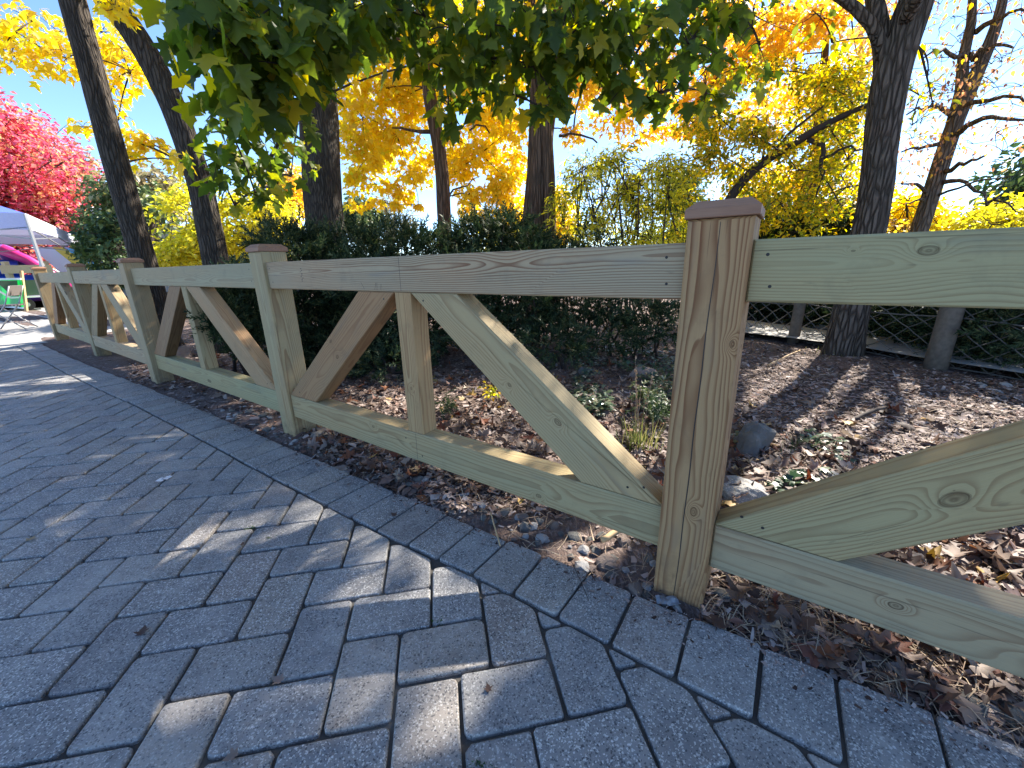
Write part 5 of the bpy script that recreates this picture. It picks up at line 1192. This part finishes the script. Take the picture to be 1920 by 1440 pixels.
for q, r in zip(npts, rads):
    mb = MB(); c = np.array([*q, 0]) - nb; mb.tube([c + [0, 0, -.1], c + [0, 0, .2], c + [.004, 0, .5], c + [0, .003, .88], c + [0, 0, .90]], [r * 1.06, r * 1.02, r, r * .97, r * .8], 16); p_ = mb.build('post', GREYW, nf, smooth=True)
    mb = MB()
    for z in (.55, .565, .60, .84):
        th = np.linspace(0, 2 * math.pi, 15); mb.tube([c + [math.cos(a) * (r + .006), math.sin(a) * (r + .006), z + .006 * math.sin(a)] for a in th], .006, 5, cap=False)
    o = mb.build('rope_wrap', ROPE, p_); tag(o, kind='stuff')
mb = MB(); ropes = MB(); nz = 9
def netpt(u, v):          # u along the posts, v height 0..nz
    i = min(int(u), len(npts) - 2); f = u - i; p = npts[i] * (1 - f) + npts[i + 1] * f; sag = .05 * math.sin(math.pi * f)
    off = .085; n = npts[i + 1] - npts[i]; n = np.array([-n[1], n[0]]) / np.linalg.norm(n)
    if n @ p < 0: n = -n
    wob = vnoise(u * 3.1, v * .7) * .02; return np.array([*(p + n * (off + wob)), .01 + v * .078 - sag * (v / nz) + .012 * vnoise(u * 5, v * 2)]) - nb
NU = 13; tot = (len(npts) - 1) * NU
for a in range(tot):
    for b in range(nz):
        par = (a + b) % 2
        u0, u1 = a / NU, min((a + 1) / NU, len(npts) - 1 - 1e-6); q0, q1 = (netpt(u0, b + par), netpt(u1, b + 1 - par)); mb.tube([q0, (q0 + q1) / 2 + [0, 0, -.005], q1], .0052, 3, cap=False)
o = mb.build('net', ROPE, nf); tag(o, kind='stuff')
for v in (0, 5.6, nz):
    mb = MB(); mb.tube([netpt(min(k / 8, len(npts) - 1 - 1e-6), v) for k in range((len(npts) - 1) * 8 + 1)], .0065, 6, cap=False); mb.build('rope', ROPE, nf, smooth=True)

# ------------------------------------------------------------------ far left: canopy tent, pavilion, sign, chair and the rest
TENT = NT('white_canopy'); TENT.col((.80, .80, .84), .6, .2); _tr = TENT.node('ShaderNodeBsdfTranslucent'); _tr.inputs[0].default_value = (.75, .77, .9, 1); _mx = TENT.node('ShaderNodeMixShader'); _mx.inputs[0].default_value = .35
TENT.t.links.new(TENT.b.outputs[0], _mx.inputs[1]); TENT.t.links.new(_tr.outputs[0], _mx.inputs[2]); TENT.t.links.new(_mx.outputs[0], TENT.out.inputs[0]); TENTM = TENT.m
BLUESHADE = flat('canopy_shade_blue', (.10, .16, .62), .7); STEEL = flat('grey_steel', (.30, .30, .32), .4, .5, .1, 30, .6)  # the blue is the shaded side of the white canopy, painted as colour
C1 = ground(56, 431, 2.12)[:2]; C2 = ground(147, 461, 2.12)[:2]; dd = (C2 - C1) / np.linalg.norm(C2 - C1); pp = np.array([-dd[1], dd[0]]); pp = pp if pp[0] < 0 else -pp
C0, C3 = C1 + pp * 4.2, C2 + pp * 4.2; tb = np.array([*((C1 + C3) / 2), 0]); tent = empty('canopy_tent', tb); tag(tent, 'white pop up canopy tent on grey steel legs at the left edge', 'tent')
ze, zv = 2.52, 2.12; ev = lambda q, z: np.array([*q, z]) - tb; pk = [ev((C1 + C3) / 2 + dd * 1.1, 3.5), ev((C1 + C3) / 2 - dd * 1.1, 3.5)]
cn = [C1, C2, C3, C0]
for nm, V, F, m in (('roof_panel', [ev(C1, ze), ev(C2, ze), pk[0], pk[1]], [(0, 1, 2, 3)], TENTM), ('roof_panel', [ev(C2, ze), ev(C3, ze), pk[0]], [(0, 1, 2)], TENTM), ('roof_panel', [ev(C3, ze), ev(C0, ze), pk[1], pk[0]], [(0, 1, 2, 3)], TENTM), ('roof_panel', [ev(C0, ze), ev(C1, ze), pk[1]], [(0, 1, 2)], BLUESHADE)):
    mb = MB(); mb.add(V, F); o = mb.build(nm, m, tent); md = o.modifiers.new('t', 'SOLIDIFY'); md.thickness = .02
for i in range(4):
    a, b = cn[i], cn[(i + 1) % 4]; mb = MB(); n = 10
    for k in range(n):
        t0, t1 = k / n, (k + 1) / n; q0, q1 = a + (b - a) * t0, a + (b - a) * t1; s0, s1 = .05 * math.sin(math.pi * t0), .05 * math.sin(math.pi * t1)
        mb.add([ev(q0, ze), ev(q1, ze), ev(q1, zv + s1), ev(q0, zv + s0)], [(0, 1, 2, 3)])
    o = mb.build('valance', TENTM if i != 3 else flat('canopy_shade_lilac', (.50, .53, .78), .7), tent); md = o.modifiers.new('t', 'SOLIDIFY'); md.thickness = .015  # near valance is white cloth too, its shade painted lilac
    mb = MB(); mb.bar(ev(a, 0), ev(a, ze - .02), .055, .055); mb.bar(ev(a, 0), ev(a, 1.3), .07, .07); mb.build('leg', STEEL, tent)
    for (z0, z1) in ((zv + .06, zv - .22), (zv - .22, zv + .06)):
        for h in (0, .5):
            mb = MB(); mb.bar(ev(a + (b - a) * h, z0), ev(a + (b - a) * (h + .5), z1), .03, .03); mb.build('truss_bar', STEEL, tent)

WHITE = flat('white_paint', (.78, .78, .76), .6); GREYP = flat('grey_paint', (.42, .43, .44), .6); ROOFM = flat('light_roof', (.62, .62, .63), .6)
ctr = at(302, 470, 27.3)[:2]; pb = np.array([*ctr, 0]); pav = empty('pavilion', pb); tag(pav, 'pale pavilion with white roof edge and grey columns behind the leaning trunks', 'pavilion')
dirv = ctr / np.linalg.norm(ctr); rt_ = np.array([dirv[1], -dirv[0]]); q3 = lambda a, b, z: (a * rt_[0] + b * dirv[0], a * rt_[1] + b * dirv[1], z)
pav.scale = (1.4, 1.4, 1.4); HX, HY = 1.05, 1.0
mb = MB(); V = [q3(-HX - .4, -HY - .4, 2.62), q3(HX + .4, -HY - .4, 2.62), q3(HX + .4, HY + .4, 2.62), q3(-HX - .4, HY + .4, 2.62), q3(-.6, 0, 2.95), q3(.6, 0, 2.95)]
mb.add(V, [(0, 1, 5, 4), (1, 2, 5), (2, 3, 4, 5), (3, 0, 4), (3, 2, 1, 0)]); mb.build('roof', ROOFM, pav)
Rz = Matrix(((rt_[0], dirv[0], 0), (rt_[1], dirv[1], 0), (0, 0, 1)))
mb = MB(); mb.box(q3(0, -HY - .38, 2.47), (2 * HX + .8, .12, .26), 0, Rz); mb.build('fascia', WHITE, pav)
mb = MB(); mb.box(q3(-HX - .36, 0, 2.47), (.1, 2 * HY + .6, .26), 0, Rz); mb.build('fascia', WHITE, pav)
for x in (-HX, -.5, .5, HX):
    mb = MB(); mb.box(q3(x, -HY, 1.17), (.24, .24, 2.34), 0, Rz); mb.box(q3(x, -HY, .15), (.34, .34, .3), 0, Rz); mb.build('column', GREYP, pav)
for (x, w, m) in ((1.0, .95, WHITE), (-1.0, 1.0, GREYP), (0, .9, GREYP)):
    mb = MB(); mb.box(q3(x, HY - .3, 1.17), (w, .12, 2.34), 0, Rz); mb.build('wall_panel', m, pav)

# green sign board leaning on tan poles
_g = NT('green_sign'); _g.col((.03, .58, .16), .45, .4); _gt = _g.node('ShaderNodeBsdfTranslucent'); _gt.inputs[0].default_value = (.03, .75, .22, 1); _gm = _g.node('ShaderNodeMixShader'); _gm.inputs[0].default_value = .5
_g.t.links.new(_g.b.outputs[0], _gm.inputs[1]); _g.t.links.new(_gt.outputs[0], _gm.inputs[2]); _g.t.links.new(_gm.outputs[0], _g.out.inputs[0]); GREENS = _g.m; WHITEB = flat('white_board', (.75, .78, .74), .6); TANW = flat('tan_timber', (.50, .34, .17), .75, .2, .3, 20); DKGREEN = flat('dark_green_ink', (.01, .16, .06), .6)
r0, r1 = ground(47, 583)[:2], ground(-60, 572)[:2]; r0 = r0 * .995; sd = np.array([-.88, .475]); SW = 2.5
sn = np.array([-sd[1], sd[0]]); sn = sn if sn @ r0 > 0 else -sn      # away from the viewer
sb = np.array([*r0, 0]); sign = empty('sign_board', sb); tag(sign, 'bright green sign board leaning on a tan pole at the left edge', 'sign')
SM = Matrix(((-sd[0], sn[0], 0), (-sd[1], sn[1], 0), (0, 0, 1))); lean = Matrix.Rotation(R(-9), 3, 'X'); S3 = SM @ lean
def sp(x, y, z): return S3 @ Vector((x, y, z))
mb = MB(); mb.box(sp(-SW / 2, 0, .50), (SW, .004, .78), 0, S3); mb.build('panel', GREENS, sign)
mb = MB(); mb.box(sp(-SW / 2, -.002, .085), (SW, .034, .05), 0, S3); mb.build('border', WHITEB, sign); mb = MB(); mb.box(sp(-SW / 2, -.002, .915), (SW, .034, .05), 0, S3); mb.build('border', WHITEB, sign)
mb = MB(); mb.bar(sp(.03, .02, -.02), sp(-.12, .05, 1.15), .06, .05); mb.build('pole', TANW, sign)
cu = bpy.data.curves.new('lettering', 'FONT'); cu.body = 'LAND'; cu.size = .2; cu.align_x = 'RIGHT'; cu.extrude = .002
tmp = bpy.data.objects.new('lettering', cu); COL.objects.link(tmp); bpy.context.view_layer.update(); tme = bpy.data.meshes.new_from_object(tmp.evaluated_get(bpy.context.evaluated_depsgraph_get())); bpy.data.objects.remove(tmp)
lt = link('lettering', tme, DKGREEN, sign); lt.matrix_local = Matrix.Translation(sp(-.40, -.022, .66)) @ (S3 @ Matrix.Rotation(R(90), 3, 'X')).to_4x4()

# folding chair seen from the side
cg = ground(26, 617)[:2]; ch = empty('folding_chair', (*cg, 0)); tag(ch, 'grey metal folding chair standing on the plaza in front of the green sign', 'chair')
ch.rotation_euler = (0, 0, R(205)); SEAT = flat('chair_seat', (.13, .11, .10), .5, .4)
for y in (-.21, .21):
    mb = MB(); mb.tube([(.28, y, 0), (-.10, y, .46), (-.24, y, .80)], .012, 8); mb.build('leg', STEEL, ch, smooth=True)
    mb = MB(); mb.tube([(-.26, y * .9, 0), (.20, y * .9, .45)], .011, 8); mb.build('leg', STEEL, ch, smooth=True)
mb = MB(); mb.box((.02, 0, .45), (.40, .40, .025)); mb.build('seat', SEAT, ch)
mb = MB(); mb.box((-.205, 0, .72), (.02, .40, .19), 0, Matrix.Rotation(R(-18), 3, 'Y')); mb.build('backrest', SEAT, ch)
for z, x in ((.12, .18), (.12, -.14)): mb = MB(); mb.tube([(x, -.2, z), (x, .2, z)], .008, 6); mb.build('crossbar', STEEL, ch)

# dark green cart and timber barrier behind the end post
kg = at(66, 560, 19.3)[:2]; kb = empty('garden_cart', (*kg, 0)); tag(kb, 'dark green cart with pale rim just left of the end post', 'cart'); kd = kg / np.linalg.norm(kg); kr = np.array([kd[1], -kd[0]]); KM = Matrix(((kr[0], kd[0], 0), (kr[1], kd[1], 0), (0, 0, 1)))
k3 = lambda x, y, z: KM @ Vector((x, y, z)); CARTG = flat('cart_green', (.06, .10, .065), .6)
mb = MB(); mb.add([k3(-.62, -.4, .86), k3(.75, -.4, .86), k3(.6, -.4, .42), k3(-.42, -.4, .42), k3(-.62, .4, .86), k3(.75, .4, .86), k3(.6, .4, .42), k3(-.42, .4, .42)], [(0, 3, 2, 1), (4, 5, 6, 7), (0, 4, 7, 3), (1, 2, 6, 5), (3, 7, 6, 2)]); mb.build('tub', CARTG, kb)
mb = MB(); mb.bar(k3(-.75, -.42, .72), k3(-.45, -.42, .38), .05); mb.bar(k3(-.46, -.42, .385), k3(.62, -.42, .385), .05); mb.build('rim', WHITE, kb)
for x in (.42, -.2):
    mb = MB(); mb.tube([k3(x, -.46, .17), k3(x, -.38, .17)], .17, 16); w = mb.build('wheel', DARKHOLE, kb); mb = MB(); mb.tube([k3(x, -.475, .17), k3(x, -.46, .17)], .07, 10); mb.build('hub', GREYP, w)
vg = at(50, 545, 21.5)[:2]; vb = empty('timber_barrier', (*vg, 0)); tag(vb, 'plain pale timber rail on two posts behind the dark green cart', 'barrier')
vd = vg / np.linalg.norm(vg); vr = np.array([vd[1], -vd[0]]); v3 = lambda x, z: (vr[0] * x, vr[1] * x, z); PALET = flat('pale_timber', (.55, .45, .30), .75)
for x in (-.25, .62): mb = MB(); mb.bar(v3(x, -.02), v3(x, 1.45), .14, .12); mb.build('post', PALET, vb)
mb = MB(); mb.bar((*(np.array(v3(-.4, 1.2)) - np.array([*(vd * .1), 0])),), (*(np.array(v3(.75, 1.2)) - np.array([*(vd * .1), 0])),), .05, .26); mb.build('rail', PALET, vb)

# colourful inflatable slide
ig = at(85, 520, 26)[:2]; ib = empty('inflatable_slide', (*ig, 0)); tag(ib, 'colourful inflatable slide in blue, pink, white and yellow under the red maple', 'inflatable'); idr = ig / np.linalg.norm(ig); ir = np.array([idr[1], -idr[0]]); i3 = lambda x, y, z: (ir[0] * x + idr[0] * y, ir[1] * x + idr[1] * y, z)
INFL = {k: flat('vinyl_' + k, c, .35, .5, .05) for k, c in dict(blue=(.02, .09, .55), pink=(.75, .04, .25), white=(.8, .8, .8), yellow=(.80, .62, .08), cyan=(.10, .50, .75), purple=(.18, .07, .30)).items()}
x0 = -.2
for nm, x0, x1, x2, x3, c in (('panel', -.1, .5, .9, 1.6, 'white'), ('panel', .5, .85, 1.6, 1.95, 'yellow'), ('panel', .85, 1.5, 1.95, 2.7, 'cyan'), ('panel', 1.5, 1.75, 2.7, 3.0, 'white')):
    mb = MB(); V = []
    for (y, o_) in ((0, 0), (1.4, .12)): V += [i3(x0, y, 2.05 + o_), i3(x1, y, 2.05 + o_), i3(x3, y - .6, .35 + o_), i3(x2, y - .6, .35 + o_)]
    mb.add(V, [(0, 1, 2, 3), (7, 6, 5, 4), (0, 4, 5, 1), (2, 6, 7, 3), (1, 5, 6, 2), (0, 3, 7, 4)]); mb.build(nm, INFL[c], ib)
for pts, r, c in (([(-.9, -.4, 2.0), (-.3, -.5, 1.6), (.8, -.9, .3)], .20, 'pink'), ([(1.5, -.2, 2.15), (2.3, -.5, 1.35), (3.2, -.8, .25)], .18, 'pink'), ([(-2.6, -.2, 1.35), (-1.6, -.25, 1.3), (-.6, -.3, 1.25)], .34, 'blue'), ([(-2.6, -.2, .7), (-1.4, -.3, .68), (-.3, -.4, .7)], .34, 'blue'), ([(-2.9, -.3, .3), (-1.4, -.45, .25), (.6, -.6, .28)], .30, 'purple'), ([(-1.3, 0, 2.2), (-.8, 0, 1.9), (-.6, 0, 1.3)], .28, 'purple')):
    mb = MB(); mb.tube([i3(*q) for q in pts], r, 12); mb.build('tube', INFL[c], ib, smooth=True)
